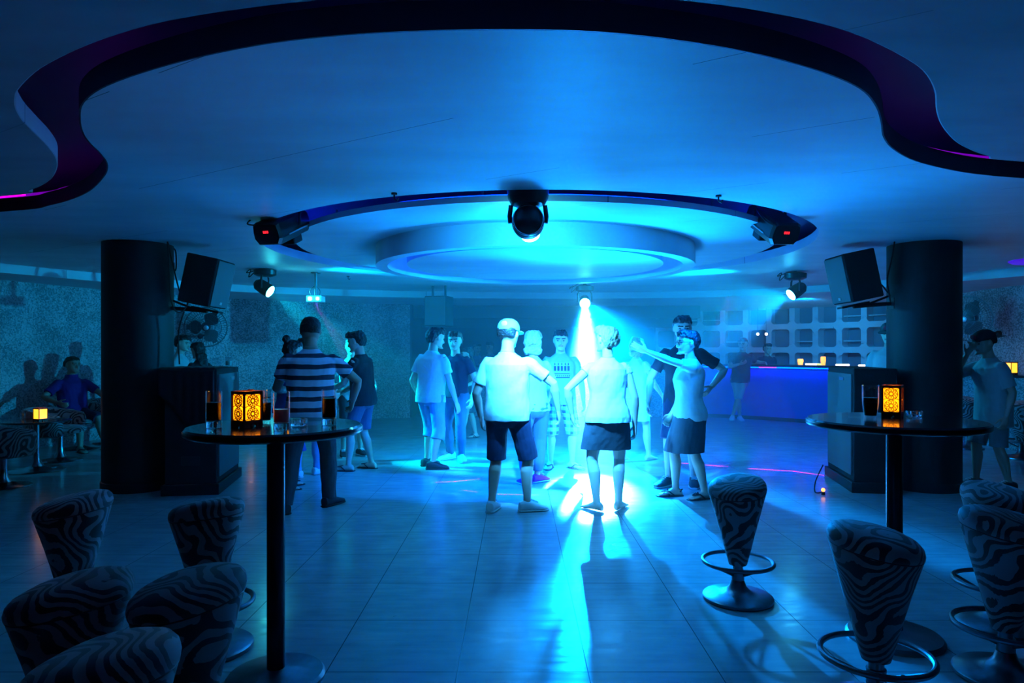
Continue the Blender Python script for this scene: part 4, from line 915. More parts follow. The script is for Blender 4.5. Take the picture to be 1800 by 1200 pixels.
def person(label, px, Y, rz, H=1.74, female=False, lean=(0, 0), twist=0, head=(0, 0), feet=None, hands=None, pz=0.525, px_off=None,
           top=None, bottom=None, shoes=('sneaker', 'shoe_dark'), hair=('short', 'hair_dark'), skin='skin', voxel=0.0065, width=1.0, extra=None, hat=None, elbow=None, curl=None, knee=None, tilt=0.0, sh_up=(0, 0)):
    R0 = RND.random()*50
    t = thing('person', label, 'person', (AT(px, Y), Y, 0), D(rz))
    X_, F_, Z_ = Vector((1, 0, 0)), Vector((0, -1, 0)), Vector((0, 0, 1))
    W = width; tab = TORSO_F if female else TORSO
    hipc = Vector((0, 0, pz*H))
    U = (X_*lean[0]+F_*lean[1]+Z_).normalized()
    tw = Rz(D(twist)); axT = tw @ X_; axT = (axT-U*axT.dot(U)).normalized(); ayT = -(axT.cross(U)).normalized()*-1
    ayT = U.cross(axT).normalized()*-1
    if ayT.dot(tw @ F_) < 0: ayT = -ayT
    axP, ayP = X_, F_
    def tf(z):
        f = max(0.0, min(1.0, (z-0.54)/0.16)); ax = (axP*(1-f)+axT*f).normalized(); ay = (ayP*(1-f)+ayT*f).normalized()
        dz = (z-0.525)*H
        c = hipc+(Z_*dz if dz < 0 else U*dz)
        # spine curve: blend
        return c, ax, ay
    sw_ = (0.092 if female else 0.104)*W
    SH = [hipc+U*((0.788-0.525+sh_up[i])*H)+axT*(sw_*H*(1, -1)[i]) for i in (0, 1)]
    HIP = [hipc+Vector((0.052*H*s*W, 0, -0.005*H)) for s in (1, -1)]
    feet = feet or [(0.075, 0.0, 12), (-0.075, 0.0, -12)]
    ANK = []; FD = []
    for i, f in enumerate(feet):
        fx, fy, fyaw = f[:3]; lift = f[3] if len(f) > 3 else 0.0
        d = Rz(D(fyaw)) @ F_; FD.append(d); ANK.append(Vector((fx*H, -fy*H, (0.042+lift)*H)))
    KN = []
    for i in (0, 1):
        pole = (FD[i]*0.8+F_*0.6) if not knee else Vector(knee[i])
        k, a = two_bone(HIP[i], ANK[i], 0.245*H, 0.243*H, pole); KN.append(k)
        ANK[i] = Vector((a.x, a.y, max(a.z, 0.042*H)))
    hands = hands or [None, None]; EL = []; WR = []
    for i, s in enumerate((1, -1)):
        hd = hands[i] or (0.150*s, 0.03, 0.50)
        tg = Vector((hd[0]*H, -hd[1]*H, hd[2]*H))
        pole = Vector((s*0.5, 1.0, -0.2)) if not (elbow and elbow[i]) else Vector((elbow[i][0], -elbow[i][1], elbow[i][2]))
        e, w_ = two_bone(SH[i], tg, 0.172*H, 0.150*H, pole); EL.append(e); WR.append(w_)
    # ---------------- body
    b = MB(); rs = []
    for z, w_, df, dk in tab:
        c, ax, ay = tf(z); rs.append(ell(c, ax, ay, w_*H*W*0.97, df*H*W, dk*H*W))
    b.rings(rs)
    nb = hipc+U*(0.325*H); hu_dir = (U*0.75+Z_*0.45+ayT*0.22).normalized()
    hb = nb+hu_dir*(0.025*H)
    b.tube([nb-U*0.035*H, nb+hu_dir*0.03*H, nb+hu_dir*0.07*H], [0.041*H*(0.85 if female else 1), 0.0335*H*(0.85 if female else 1), 0.033*H*(0.85 if female else 1)], 16)
    hh = 0.137*H
    hy, hp = D(head[0]), D(head[1])
    hf = (Rz(hy) @ ayT); hf.z = 0; hf.normalize(); hx = hf.cross(Z_).normalized()*-1
    hx = Z_.cross(hf).normalized()
    if hx.dot(Rz(hy) @ axT) < 0: hx = -hx
    Rp = Matrix.Rotation(hp, 3, hx); 
    hf2 = Rp @ hf
    if hp > 0 and hf2.z > 0 or hp < 0 and hf2.z < 0: Rp = Matrix.Rotation(-hp, 3, hx); hf2 = Rp @ hf
    hz = Rp @ Z_
    Rt = Matrix.Rotation(D(tilt), 3, hf2); hx = Rt @ hx; hz = Rt @ hz; hf = hf2
    ho = hb+hu_dir*(0.020*H)+hf*(0.006*H)-hz*(0.014*H)          # chin level centre
    def hp_(x, y, z): return ho+(hx*x+hf*y+hz*z)*hh
    b.rings([ell(hp_(0, 0, z), hx, hf, w_*hh*(0.95 if female else 1), f*hh, bk*hh, 2.25, 28) if bk > 0 else ell(hp_(0, (f-bk)/2*0.5+0.13, z), hx, hf, w_*hh, (f-0.13-0.0)*hh*0.9, 0.22*hh, 2.1, 28) for z, w_, f, bk in HEAD])
    b.tube([hp_(0, 0.39, 0.55), hp_(0, 0.47, 0.42), hp_(0, 0.50, 0.36)], [0.045*hh, 0.062*hh, 0.075*hh], 10, rnd=True)
    for s in (1, -1):
        b.ball(hp_(0.055*s, 0.44, 0.345), 0.05*hh, 6)
        b.ball(hp_(0.37*s, -0.03, 0.46), (0.04*hh, 0.085*hh, 0.13*hh), 8, Matrix((hx, hf, hz)).transposed())
        b.tube([hp_(0.06*s, 0.425, 0.60), hp_(0.22*s, 0.385, 0.595)], [0.045*hh, 0.04*hh], 8, rnd=True)
    b.tube([hp_(-0.09, 0.405, 0.225), hp_(0, 0.44, 0.225), hp_(0.09, 0.405, 0.225)], [0.025*hh, 0.042*hh, 0.025*hh], 8, rnd=True)
    b.ball(hp_(0, 0.40, 0.06), 0.085*hh, 8)
    al = 0.92 if female else 1.0; ll = 1.0
    for i, s in enumerate((1, -1)):
        # arm
        a, e, w_ = SH[i], EL[i], WR[i]
        b.tube([a+axT*(-0.03*H*s), a, a.lerp(e, 0.3), a.lerp(e, 0.7), e, e.lerp(w_, 0.25), e.lerp(w_, 0.7), w_], [q*H*al*W**0.5 for q in (0.031, 0.0315, 0.028, 0.0245, 0.0225, 0.0245, 0.0185, 0.0150)], 14, rnd=True)
        d = (w_-e).normalized()
        pref = (ayT*1.0+Z_*0.55) if abs(d.z) < 0.8 else ayT
        sd = pref-d*pref.dot(d); sd = sd.normalized() if sd.length > 1e-3 else d.orthogonal().normalized()
        pn = d.cross(sd)*(1 if s > 0 else -1)
        cu = curl[i] if curl and curl[i] is not None else 1.0
        po = w_+d*0.004*H
        b.rings([[po+d*(q*H)+sd*(math.cos(2*PI*j/14)*ww*H)+pn*(math.sin(2*PI*j/14)*tt*H) for j in range(14)] for q, ww, tt in ((-0.006, 0.0145, 0.012), (0.012, 0.019, 0.0115), (0.032, 0.0235, 0.011), (0.050, 0.0245, 0.0095), (0.057, 0.0225, 0.0075))])
        for off, ln in ((0.0180, 0.044), (0.0062, 0.050), (-0.0060, 0.046), (-0.0175, 0.036)):
            p = po+d*(0.051*H)+sd*(off*H); dd = (d+sd*(off*5.0)).normalized(); pts = [p]
            side = dd.cross(pn).normalized()
            for fr, an in ((0.42, 16), (0.32, 30), (0.26, 24)):
                A = Matrix.Rotation(D(an*cu), 3, side); t1 = A @ dd
                if t1.dot(pn) < dd.dot(pn): t1 = Matrix.Rotation(-D(an*cu), 3, side) @ dd
                dd = t1.normalized(); pts.append(pts[-1]+dd*(ln*fr*H))
            b.tube(pts, [0.0056*H, 0.0053*H, 0.0050*H, 0.0044*H], 8, rnd=True)
        p = po+d*(0.014*H)+sd*(0.015*H); d1 = (d*0.62+sd*0.70+pn*0.35).normalized(); d2 = (d*0.88+sd*0.34+pn*0.42).normalized()
        b.tube([p, p+d1*0.021*H, p+d1*0.021*H+d2*0.020*H, p+d1*0.021*H+d2*0.034*H], [0.0082*H, 0.0066*H, 0.0058*H, 0.0048*H], 8, rnd=True)
        # leg
        h_, k, an = HIP[i], KN[i], ANK[i]
        back = -(FD[i]); kd = (an-k).normalized(); bk = back-kd*back.dot(kd); bk = bk.normalized() if bk.length > 1e-4 else back
        b.tube([h_+Z_*0.01*H, h_.lerp(k, 0.12), h_.lerp(k, 0.45), h_.lerp(k, 0.8), k, k.lerp(an, 0.14), k.lerp(an, 0.30)+bk*0.006*H, k.lerp(an, 0.55)+bk*0.004*H, k.lerp(an, 0.82), an], [q*H*W**0.5 for q in (0.052, 0.054, 0.047, 0.036, 0.0315, 0.0305, 0.0335, 0.028, 0.0205, 0.0200)], 16, rnd=True)
        fd = FD[i]; fs = fd.cross(Z_).normalized(); lz = an.z-0.042*H
        def fsec(q, hw, zt, zb=0.004): c = an+fd*(q*H); return [Vector((c.x, c.y, lz))+fs*(math.cos(2*PI*j/14)*hw*H)+Z_*(((zt+zb)/2+math.sin(2*PI*j/14)*(zt-zb)/2)*H) for j in range(14)]
        b.rings([fsec(-0.040, 0.010, 0.028), fsec(-0.034, 0.018, 0.042), fsec(-0.010, 0.021, 0.058), fsec(0.022, 0.022, 0.050), fsec(0.052, 0.027, 0.034), fsec(0.078, 0.0285, 0.024), fsec(0.098, 0.024, 0.018), fsec(0.108, 0.014, 0.014)])
    me = fuse('body', b, voxel, 2)
    o = obj('body', me, skin, t, mats=[skin, 'lips', hair[1]])
    mouth = hp_(0, 0.43, 0.225); br = [hp_(0.15*s, 0.41, 0.615) for s in (1, -1)]
    for f in me.polygons:
        c = f.center
        q = c-mouth
        if q.length < 0.2*hh and abs(q.dot(hx)) < 0.13*hh and abs(q.dot(hz)) < 0.035*hh and q.dot(hf) > -0.05*hh: f.material_index = 1
        else:
            for bb in br:
                q = c-bb
                if q.length < 0.14*hh and abs(q.dot(hz)) < 0.026*hh and abs(q.dot(hx)) < 0.115*hh: f.material_index = 2
    for s in (1, -1):
        m = MB(); m.ball(hp_(0.145*s, 0.355, 0.505), (0.062*hh, 0.045*hh, 0.036*hh), 6, Matrix((hx, hf, hz)).transposed()); obj('eye', m, 'eye', t)
    # ---------------- hair
    if hair[0]:
        m = MB(); hs = hair[0]; g = 1.0
        if hs in ('short', 'bob', 'bun', 'long', 'crop'):
            th = {'short': 0.045, 'crop': 0.022, 'bob': 0.07, 'bun': 0.035, 'long': 0.055}[hs]
            lv = [(0.16, 0.24, -0.20, 0.30), (0.24, 0.30, -0.16, 0.40), (0.36, 0.345, -0.09, 0.46), (0.48, 0.365, -0.02, 0.50), (0.58, 0.37, 0.06, 0.515), (0.66, 0.372, 0.16, 0.52), (0.71, 0.37, 0.27, 0.515), (0.75, 0.365, 0.36, 0.505), (0.80, 0.348, 0.385, 0.485), (0.87, 0.305, 0.35, 0.44), (0.94, 0.235, 0.28, 0.37), (1.0, 0.150, 0.19, 0.26), (1.03, 0.08, 0.10, 0.14), (1.04, 0.02, 0.03, 0.05)]
            if hs == 'crop': lv = lv[2:]
            if hs in ('bob', 'long'):
                low = [(-0.16, 0.33, -0.10, 0.36), (-0.02, 0.40, -0.04, 0.44), (0.10, 0.43, 0.02, 0.48)] if hs == 'bob' else [(-1.0, 0.22, -0.30, 0.50), (-0.6, 0.33, -0.22, 0.52), (-0.25, 0.37, -0.16, 0.50), (0.05, 0.38, -0.10, 0.49)]
                lv = low+[(z, max(w_, 0.37) if z < 0.7 else w_, f, k) for z, w_, f, k in lv]
            rs = []
            for z, w_, f, k in lv:
                zz = 1+(z-1)*1.0; add = th if z > 0.3 else th*0.6
                if f < 0.2:
                    cy_ = (f-k)/2; rs.append(ell(hp_(0, cy_-0.0, z), hx, hf, (w_+add*0.9)*hh, (f-cy_)*hh, (k+cy_+add)*hh, 2.6, 28))
                else: rs.append(ell(hp_(0, 0, z+(add*1.1 if z > 0.85 else 0)), hx, hf, (w_+add*0.9)*hh, (f+add)*hh, (k+add)*hh, 2.25, 28))
            m.rings(rs)
            if hs == 'short':   # side-swept forelock
                for q in range(4): m.tube([hp_(0.20-0.13*q, 0.20, 1.0), hp_(0.24-0.14*q, 0.36, 0.93), hp_(0.27-0.14*q, 0.41, 0.80)], [0.10*hh, 0.085*hh, 0.05*hh], 8, rnd=True)
            if hs == 'bun': m.ball(hp_(0, -0.50, 1.0), 0.21*hh, 10); m.ball(hp_(0, -0.38, 0.9), 0.14*hh, 8)
            hm = fuse('hair', m, max(0.0055, voxel*0.9), 3, fold=0.011 if hs != 'crop' else 0.004, fscale=26, seed=R0)
            obj('hair', hm, hair[1], t)
    if hat:
        kind, col, back_brim = hat; m = MB()
        m.rings([ell(hp_(0, -0.02, z), hx, hf, w_*hh, f*hh, k*hh, 2.15, 28) for z, w_, f, k in ((0.62, 0.415, 0.47, 0.55), (0.70, 0.425, 0.475, 0.555), (0.85, 0.40, 0.43, 0.50), (0.98, 0.32, 0.33, 0.39), (1.06, 0.20, 0.20, 0.25), (1.085, 0.06, 0.06, 0.08))])
        c_ = obj('cap', m, col, t)
        m = MB(); sgn = -1 if back_brim else 1; base = 0.50 if sgn < 0 else 0.44; rs = []
        for q in range(7):
            a = PI*(q/6-0.5)*0.92; xx = 0.40*math.sin(a); y0 = sgn*(base-0.12+0.10*math.cos(a)); y1 = sgn*(base+0.05+0.42*math.cos(a)**0.7); dz = -0.05*(math.cos(a))
            rs.append([hp_(xx, y0, 0.655), hp_(xx*1.05, y1, 0.63+dz), hp_(xx*1.05, y1, 0.605+dz), hp_(xx, y0, 0.625)])
        m.rings(rs); obj('cap_brim', m, col, t)
        m = MB()
        if kind == 'patch':
            m.ball(hp_(0.0, -0.535, 0.83), (0.13*hh, 0.03*hh, 0.12*hh), 6, Matrix((hx, (hf*1.0+hz*0.25).normalized(), hz)).transposed()); obj('cap_patch', m, 'c_white', t)['label'] = 'white patch on the back of the cap'
        else:
            m.ball(hp_(0.0, 0.445, 0.84), (0.20*hh, 0.04*hh, 0.13*hh), 6, Matrix((hx, hf, hz)).transposed()); obj('cap_emblem', m, 'cap_red', t)['label'] = 'red emblem on the cap front'
    # ---------------- clothes
    def tring(z, add, boxy=0.0):
        w_, df, dk = tint(tab, z); c, ax, ay = tf(z)
        if boxy: w_ = max(w_, boxy*0.098+(1-boxy)*w_); df = max(df, boxy*0.062+(1-boxy)*df); dk = max(dk, boxy*0.066+(1-boxy)*dk)
        return ell(c, ax, ay, w_*H*W+add, df*H*W+add, dk*H*W+add, 2.35, 28)
    if top:
        kind, mat, hem = top[:3]; slv = top[3] if len(top) > 3 else 0.62; fit = top[4] if len(top) > 4 else 0.016
        m = MB(); hemz = hem; zs = [hemz+(0.785-hemz)*i/9 for i in range(10)]; rs = []
        for j, z in enumerate(zs):
            fl = fit*(1.0+0.9*max(0, (0.62-z)/0.12)*0.5)
            rs.append(tring(z, fl, 0.85 if not female else 0.25))
        rs += [tring(0.808, 0.014), tring(0.826, 0.011), tring(0.840, 0.009), tring(0.848, 0.008)]
        if kind == 'tank': rs = rs[:-4]+[tring(0.805, 0.008)]
        m.rings(rs)
        if kind in ('dress',):
            kc = (KN[0]+KN[1])/2; dl = top[5]; w0, d0, k0 = tint(tab, hemz); c0, ax, ay = tf(hemz); rs2 = []
            for j in range(8):
                f = j/7; z = hemz+(dl-hemz)*f; c = Vector((kc.x*f, kc.y*f+c0.y*(1-f), z*H)); sp = (abs(KN[0].x-KN[1].x)/2+0.055*H)
                rs2.append(ell(c, ax, ay, (max(w0, 0.10)*H+0.014)*(1-f)+max(sp, 0.105*H)*f, (d0*H+0.014)*(1-f)+0.085*H*f, (max(k0, 0.075)*H+0.014)*(1-f)+0.09*H*f, 2.2, 28))
            m.rings(rs2)
        if kind != 'tank' and slv > 0:
            for i, s in enumerate((1, -1)):
                a, e, w_ = SH[i], EL[i], WR[i]; lim = []
                n_ = 7
                for q in range(n_+1):
                    f = slv*q/n_; p = a.lerp(e, f) if f <= 1 else e.lerp(w_, min(1, f-1)); r = (0.0405-0.0025*min(1, f/0.5) if f < 0.5 else (0.0385 if slv < 1.0 else 0.035-0.010*(f-0.5)))
                    lim.append((p, r*H*(0.9 if female else 1.0)))
                pts = [a+axT*(-0.030*H*s)-U*0.006*H]+[p for p, r in lim]; rr = [0.040*H*(0.9 if female else 1)]+[r for p, r in lim]
                m.ball(a-U*0.006*H-axT*(0.010*H*s), 0.0395*H*(0.92 if female else 1)*W**0.5, 10); m.tube(pts, rr, 16)
        o = obj({'tee': 'shirt', 'long': 'shirt', 'tank': 'top', 'dress': 'dress', 'polo': 'shirt', 'blouse': 'blouse'}[kind], fuse('shirt', m, voxel*1.15, 3, fold=0.0085, fscale=8.0, seed=R0), mat, t)
        if kind == 'polo':
            m = MB(); c, ax, ay = tf(0.850); m.rings([ell(c-U*0.008*H, ax, ay, 0.050*H, 0.046*H, 0.05*H), ell(c+U*0.012*H, ax, ay, 0.047*H, 0.044*H, 0.047*H), ell(c+U*0.012*H, ax, ay, 0.041*H, 0.038*H, 0.041*H), ell(c-U*0.008*H, ax, ay, 0.044*H, 0.040*H, 0.044*H)], closed=True); obj('collar', m, mat, t)
    if bottom:
        kind, mat, hem = bottom[:3]; loose = bottom[3] if len(bottom) > 3 else 1.0; waist = 0.595
        m = MB()
        if kind == 'skirt':
            kc = (KN[0]+KN[1])/2; rs = [tring(waist, 0.006), tring(0.56, 0.008), tring(0.53, 0.010)]
            c0, ax, ay = tf(0.51)
            for j in range(7):
                f = j/6; z = 0.51+(hem-0.51)*f; fk = min(1.0, (0.51-z)/(0.51-0.285)); c = Vector((kc.x*fk, kc.y*fk, z*H))
                sp = max(abs(KN[0].x-KN[1].x)/2*fk+0.052*H*fk+(1-fk)*0.104*H, (0.094-0.010*f)*H)
                yy = abs(KN[0].y-KN[1].y)/2*fk
                rs.append(ell(c, axP, ayP, sp*W+0.012, (0.066*H+yy)*W+0.012, (0.080*H*(1-f*0.3)+yy)*W+0.012, 2.3, 28))
            m.rings(rs)
        else:
            m.rings([tring(0.452, 0.008), tring(0.468, 0.014), tring(0.49, 0.016), tring(0.51, 0.015), tring(0.54, 0.013), tring(0.57, 0.011), tring(waist, 0.010)])
            for i in (0, 1):
                h_, k, an = HIP[i], KN[i], ANK[i]; tot = 0.488; 
                total = (k-h_).length+(an-k).length; hemL = max(0.0, min(1.0, (0.52-hem)/(0.52-0.042)))*total
                def at(L): l1 = (k-h_).length; return h_.lerp(k, L/l1) if L <= l1 else k.lerp(an, min(1.03, (L-l1)/max(1e-6, (an-k).length)))
                def rad(L):
                    f = L/total; base = 0.060-0.028*min(1, f/0.55) if f < 0.55 else 0.032-0.008*(f-0.55)/0.45
                    lo = (0.050 if kind == 'shorts' else 0.0365-0.004*f)*loose; return max(base+0.007, lo*(1.0 if f > 0.1 else 1.1), 0.0435 if (kind == 'pants' and 0.45 < f < 0.85) else 0)*H*W**0.5
                Ls = [hemL*q/8 for q in range(9)]; m.tube([h_+Z_*0.02*H]+[at(L) for L in Ls], [0.058*H]+[rad(L) for L in Ls], 16)
        nm = {'pants': 'trousers', 'shorts': 'shorts', 'skirt': 'skirt'}[kind]
        obj(nm, fuse(nm, m, voxel*1.15, 2, fold=0.006, fscale=9.0, seed=R0+7), mat, t)
    # ---------------- shoes
    sk, sm = shoes
    for i in (0, 1):
        an = ANK[i]; fd = FD[i]; fs = fd.cross(Z_).normalized(); lz = an.z-0.042*H
        def fsec(q, hw, zt, zb): c = an+fd*(q*H); return [Vector((c.x, c.y, lz))+fs*(sgnp(math.cos(2*PI*j/16), 0.8)*hw*H)+Z_*(((zt+zb)/2+sgnp(math.sin(2*PI*j/16), 0.8)*(zt-zb)/2)*H) for j in range(16)]
        if sk in ('sneaker', 'shoe'):
            m = MB(); m.rings([fsec(-0.046, 0.012, 0.034, 0.006), fsec(-0.040, 0.022, 0.052, 0.006), fsec(-0.012, 0.0255, 0.062, 0.006), fsec(0.018, 0.0265, 0.058, 0.006), fsec(0.045, 0.030, 0.046, 0.006), fsec(0.076, 0.032, 0.034, 0.006), fsec(0.102, 0.028, 0.027, 0.006), fsec(0.116, 0.016, 0.018, 0.006)]); u_ = obj('shoe', m, sm, t)
            m = MB(); m.rings([fsec(-0.049, 0.012, 0.011, 0.0003), fsec(-0.042, 0.024, 0.012, 0.0003), fsec(-0.01, 0.0275, 0.012, 0.0003), fsec(0.045, 0.0315, 0.012, 0.0003), fsec(0.078, 0.034, 0.012, 0.0003), fsec(0.104, 0.030, 0.012, 0.0003), fsec(0.120, 0.016, 0.011, 0.0003)]); obj('sole', m, 'sole' if sk == 'sneaker' else 'sole_dark', u_)
            if sk == 'sneaker':
                m = MB()
                for q in (0.028, 0.042, 0.056): c = an+fd*(q*H)+Z_*((0.062-0.042-0.42*(q-0.028)+lz/H*0)*H); m.tube([c-fs*0.016*H, c+Z_*0.002*H, c+fs*0.016*H], 0.0022*H, 6)
                obj('laces', m, 'c_white', u_)
        elif sk in ('flip', 'sandal'):
            m = MB(); m.rings([fsec(-0.048, 0.012, 0.007, 0.0003), fsec(-0.040, 0.023, 0.007, 0.0003), fsec(0.0, 0.025, 0.007, 0.0003), fsec(0.07, 0.032, 0.007, 0.0003), fsec(0.105, 0.028, 0.007, 0.0003), fsec(0.122, 0.014, 0.007, 0.0003)])
            c = Vector((an.x, an.y, lz)); tp = c+fd*0.088*H+Z_*0.030*H
            for s in (1, -1): m.tube([tp, c+fd*0.05*H+fs*s*0.024*H+Z_*0.036*H, c+fd*0.012*H+fs*s*0.027*H+Z_*0.006*H], 0.004*H, 6)
            if sk == 'sandal': m.tube([c-fd*0.02*H+fs*0.026*H+Z_*0.03*H, c-fd*0.042*H+Z_*0.042*H, c-fd*0.02*H-fs*0.026*H+Z_*0.03*H], 0.004*H, 6); m.tube([c+fd*0.05*H+fs*0.03*H+Z_*0.01*H, c+fd*0.052*H+Z_*0.043*H, c+fd*0.05*H-fs*0.03*H+Z_*0.01*H], 0.005*H, 6)
            obj('sandal', m, sm, t)
    if extra: extra(t, dict(H=H, tf=tf, tint=lambda z: tint(tab, z), hp_=hp_, hh=hh, hx=hx, hf=hf, hz=hz, WR=WR, KN=KN, ANK=ANK, W=W))
    return t
# ------------------------------------------------------------------ the dancers
def back_crescent(t, k):
    c, ax, ay = k['tf'](0.70); H = k['H']; m = MB(); yb = -(k['tint'](0.70)[2]*H+0.026)
    pts = [c+ax*(0.02+0.035*math.cos(a))+ay*yb+Vector((0, 0, 0.055*math.sin(a)-0.0)) for a in [D(60)+D(170)*i/10 for i in range(11)]]
    m.tube(pts, [0.002, 0.006, 0.008, 0.009, 0.010, 0.010, 0.009, 0.008, 0.006, 0.004, 0.002], 6); obj('shirt_print', m, 'shoe_white', t)['label'] = 'white crescent mark on the shirt back'
def chest_print(t, k):
    H = k['H']; m = MB()
    def surf(x, z):
        c, ax, ay = k['tf'](z); w_, df, dk = k['tint'](z); w_ = max(w_, .098)*H+0.018; df = max(df, 0.062)*H+0.020; u = min(0.95, abs(x)/w_); return c+ax*x+ay*(df*(1-u**2.35)**(1/2.35)+0.004)
    for i in range(5):
        x = -0.085+0.0425*i; a = surf(x, 0.755); b = surf(x, 0.725); m.tube([surf(x, 0.778), surf(x, 0.762)], 0.005, 6); m.tube([surf(x, 0.756), surf(x, 0.722)], 0.013, 6)
    for z in (0.70, 0.672): m.tube([surf(x, z) for x in (-0.10, -0.05, 0, 0.05, 0.10)], 0.0035 if z > 0.69 else 0.006, 6)
    for i in range(9): x = -0.10+0.025*i; m.tube([surf(x, 0.690), surf(x, 0.681)], 0.005, 5)
    obj('shirt_print', m, 'print_dark', t)['label'] = 'dark print of a row of bottles over lines of lettering'
def glasses(t, k):
    hp = k['hp_']; hh = k['hh']; m = MB()
    for s in (1, -1):
        m.tube([hp(s*(0.155+0.095*math.cos(a)), 0.45, 0.50+0.075*math.sin(a)) for a in [2*PI*i/16 for i in range(16)]], 0.012*hh, 5, closed=True); m.tube([hp(0.25*s, 0.44, 0.52), hp(0.375*s, 0.30, 0.52), hp(0.39*s, -0.02, 0.50)], 0.012*hh, 5)
    m.tube([hp(-0.06, 0.45, 0.52), hp(0.06, 0.45, 0.52)], 0.012*hh, 5); obj('eyeglasses', m, 'plastic', t)
def bracelet(t, k):
    m = MB(); w_ = k['WR'][1]; m.lathe([(0.030, -0.006), (0.034, 0.0), (0.030, 0.006)], tuple(w_), 20); obj('bracelet', m, 'badge', t)
V1 = 0.006; V2 = 0.0075; V3 = 0.010
# man in the cap, from behind
person('person in pale baseball cap, white t-shirt and dark shorts seen from behind', 892, 6.25, 168, H=1.72, twist=-4, head=(-4, 6), feet=[(0.085, -0.01, 0), (-0.10, 0.03, -62)], hands=[(0.16, 0.05, 0.50), (-0.262, 0.07, 0.545)], elbow=[None, (-1, -0.2, 0.1)],
       top=('tee', 'c_white', 0.487, 0.70, 0.026), bottom=('shorts', 'c_navy', 0.275, 1.08), shoes=('sneaker', 'shoe_white'), hair=('crop', 'hair_dark'), hat=('patch', 'cap_teal', False), voxel=V1, width=1.07)
# barefoot woman in a white blouse, from behind
person('barefoot person in white blouse and tight dark mini skirt seen from behind', 1068, 6.3, 184, H=1.665, female=True, head=(28, 0), feet=[(0.060, 0.0, 42), (-0.065, 0.015, -34)], hands=[(0.195, 0.03, 0.535), (-0.150, -0.01, 0.478)], elbow=[(1, -0.4, 0), (-0.6, -1, 0)],
       top=('blouse', 'c_white', 0.492, 0.22, 0.024), bottom=('skirt', 'c_charcoal', 0.335), shoes=('bare', None), hair=('short', 'hair_fair'), voxel=V1, width=1.10, extra=None)
# man in the striped shirt
person('person in navy and white striped shirt and dark trousers seen from behind', 546, 6.35, 196, H=1.755, twist=6, lean=(0.0, 0.02), head=(-10, 8), feet=[(0.125, -0.06, 15), (-0.095, 0.05, -40)], hands=[(0.13, 0.20, 0.62), (-0.225, 0.13, 0.565)], elbow=[None, (-1, -0.6, 0)],
       top=('tee', 'c_stripe', 0.485, 0.62, 0.028), bottom=('pants', 'c_charcoal', 0.03, 1.12), shoes=('shoe', 'shoe_dark'), hair=('crop', 'hair_dark'), skin='skin_dark', voxel=V1, width=1.12)
person('person with dark hair in a bun and dark blue dress beside the striped shirt', 505, 7.3, 128, H=1.56, female=True, lean=(0, 0.06), head=(10, 10), feet=[(0.07, 0.03, 5), (-0.06, -0.05, -10)], hands=[(0.16, 0.24, 0.66), (-0.16, 0.24, 0.64)],
       top=('dress', 'c_blue', 0.52, 0.75, 0.02, 0.26), shoes=('sandal', 'shoe_dark'), hair=('bun', 'hair_dark'), voxel=V2, width=1.08)
person('person with white shoes mostly hidden behind the striped shirt', 540, 8.0, 210, H=1.60, female=True, head=(20, 5), feet=[(0.07, 0.0, 30), (-0.09, 0.06, -60)], top=('tee', 'c_grey', 0.50), bottom=('pants', 'c_lightdenim', 0.04), shoes=('sneaker', 'shoe_white'), hair=('bob', 'hair_brown'), voxel=V3)
person('person in dark t-shirt, denim shorts and flip-flops turned to the left', 638, 8.45, -106, H=1.69, lean=(0, 0.07), head=(6, 16), feet=[(0.075, 0.075, 8), (-0.075, -0.03, -4)], hands=[(0.05, 0.23, 0.585), (-0.08, 0.22, 0.56)], elbow=[(0.6, -1, -0.3), (-0.6, -1, -0.3)],
       top=('tee', 'c_black', 0.475, 0.66, 0.028), bottom=('shorts', 'c_denim', 0.30, 1.05), shoes=('flip', 'shoe_dark'), hair=('short', 'hair_dark'), voxel=V2, width=0.98)
person('person in light blue t-shirt half hidden behind the person in flip-flops', 618, 9.6, 30, H=1.62, head=(-20, 5), hands=[(0.15, 0.18, 0.60), (-0.2, 0.2, 0.62)], top=('tee', 'c_lightgrey', 0.48), bottom=('shorts', 'c_charcoal', 0.29), hair=('crop', 'hair_dark'), voxel=V3)
person('person in white t-shirt with crescent mark and light denim shorts', 757, 8.65, 146, H=1.74, lean=(0.0, 0.07), head=(-20, 14), feet=[(0.065, 0.03, -10), (-0.07, -0.06, -52)], hands=[(0.15, 0.05, 0.50), (-0.175, 0.08, 0.475)],
       top=('tee', 'c_white', 0.475, 0.64, 0.026), bottom=('shorts', 'c_lightdenim', 0.215, 1.0), shoes=('shoe', 'shoe_dark'), hair=('short', 'hair_dark'), voxel=V2, extra=back_crescent)
person('person in dark t-shirt, jeans and white canvas shoes facing the dance floor', 801, 9.2, -24, H=1.70, head=(14, 6), feet=[(0.06, 0.02, 40), (-0.07, -0.04, -20)], hands=[(0.17, 0.04, 0.50), (-0.16, 0.10, 0.55)], top=('tee', 'c_navy', 0.50, 0.62, 0.02), bottom=('pants', 'c_denim', 0.035, 0.95), shoes=('sneaker', 'shoe_white'), hair=('short', 'hair_brown'), voxel=V2, width=0.95)
person('person with long dark hair in dark dress walking behind the jeans wearer', 826, 11.4, -50, H=1.50, female=True, head=(-25, 8), lean=(0, 0.05), feet=[(0.05, 0.16, 10, 0.01), (-0.05, -0.12, 0)], hands=[(0.18, 0.20, 0.60), (-0.16, 0.05, 0.52)], top=('dress', 'c_charcoal', 0.52, 0.3, 0.014, 0.30), shoes=('sandal', 'shoe_dark'), hair=('long', 'hair_dark'), voxel=V3)
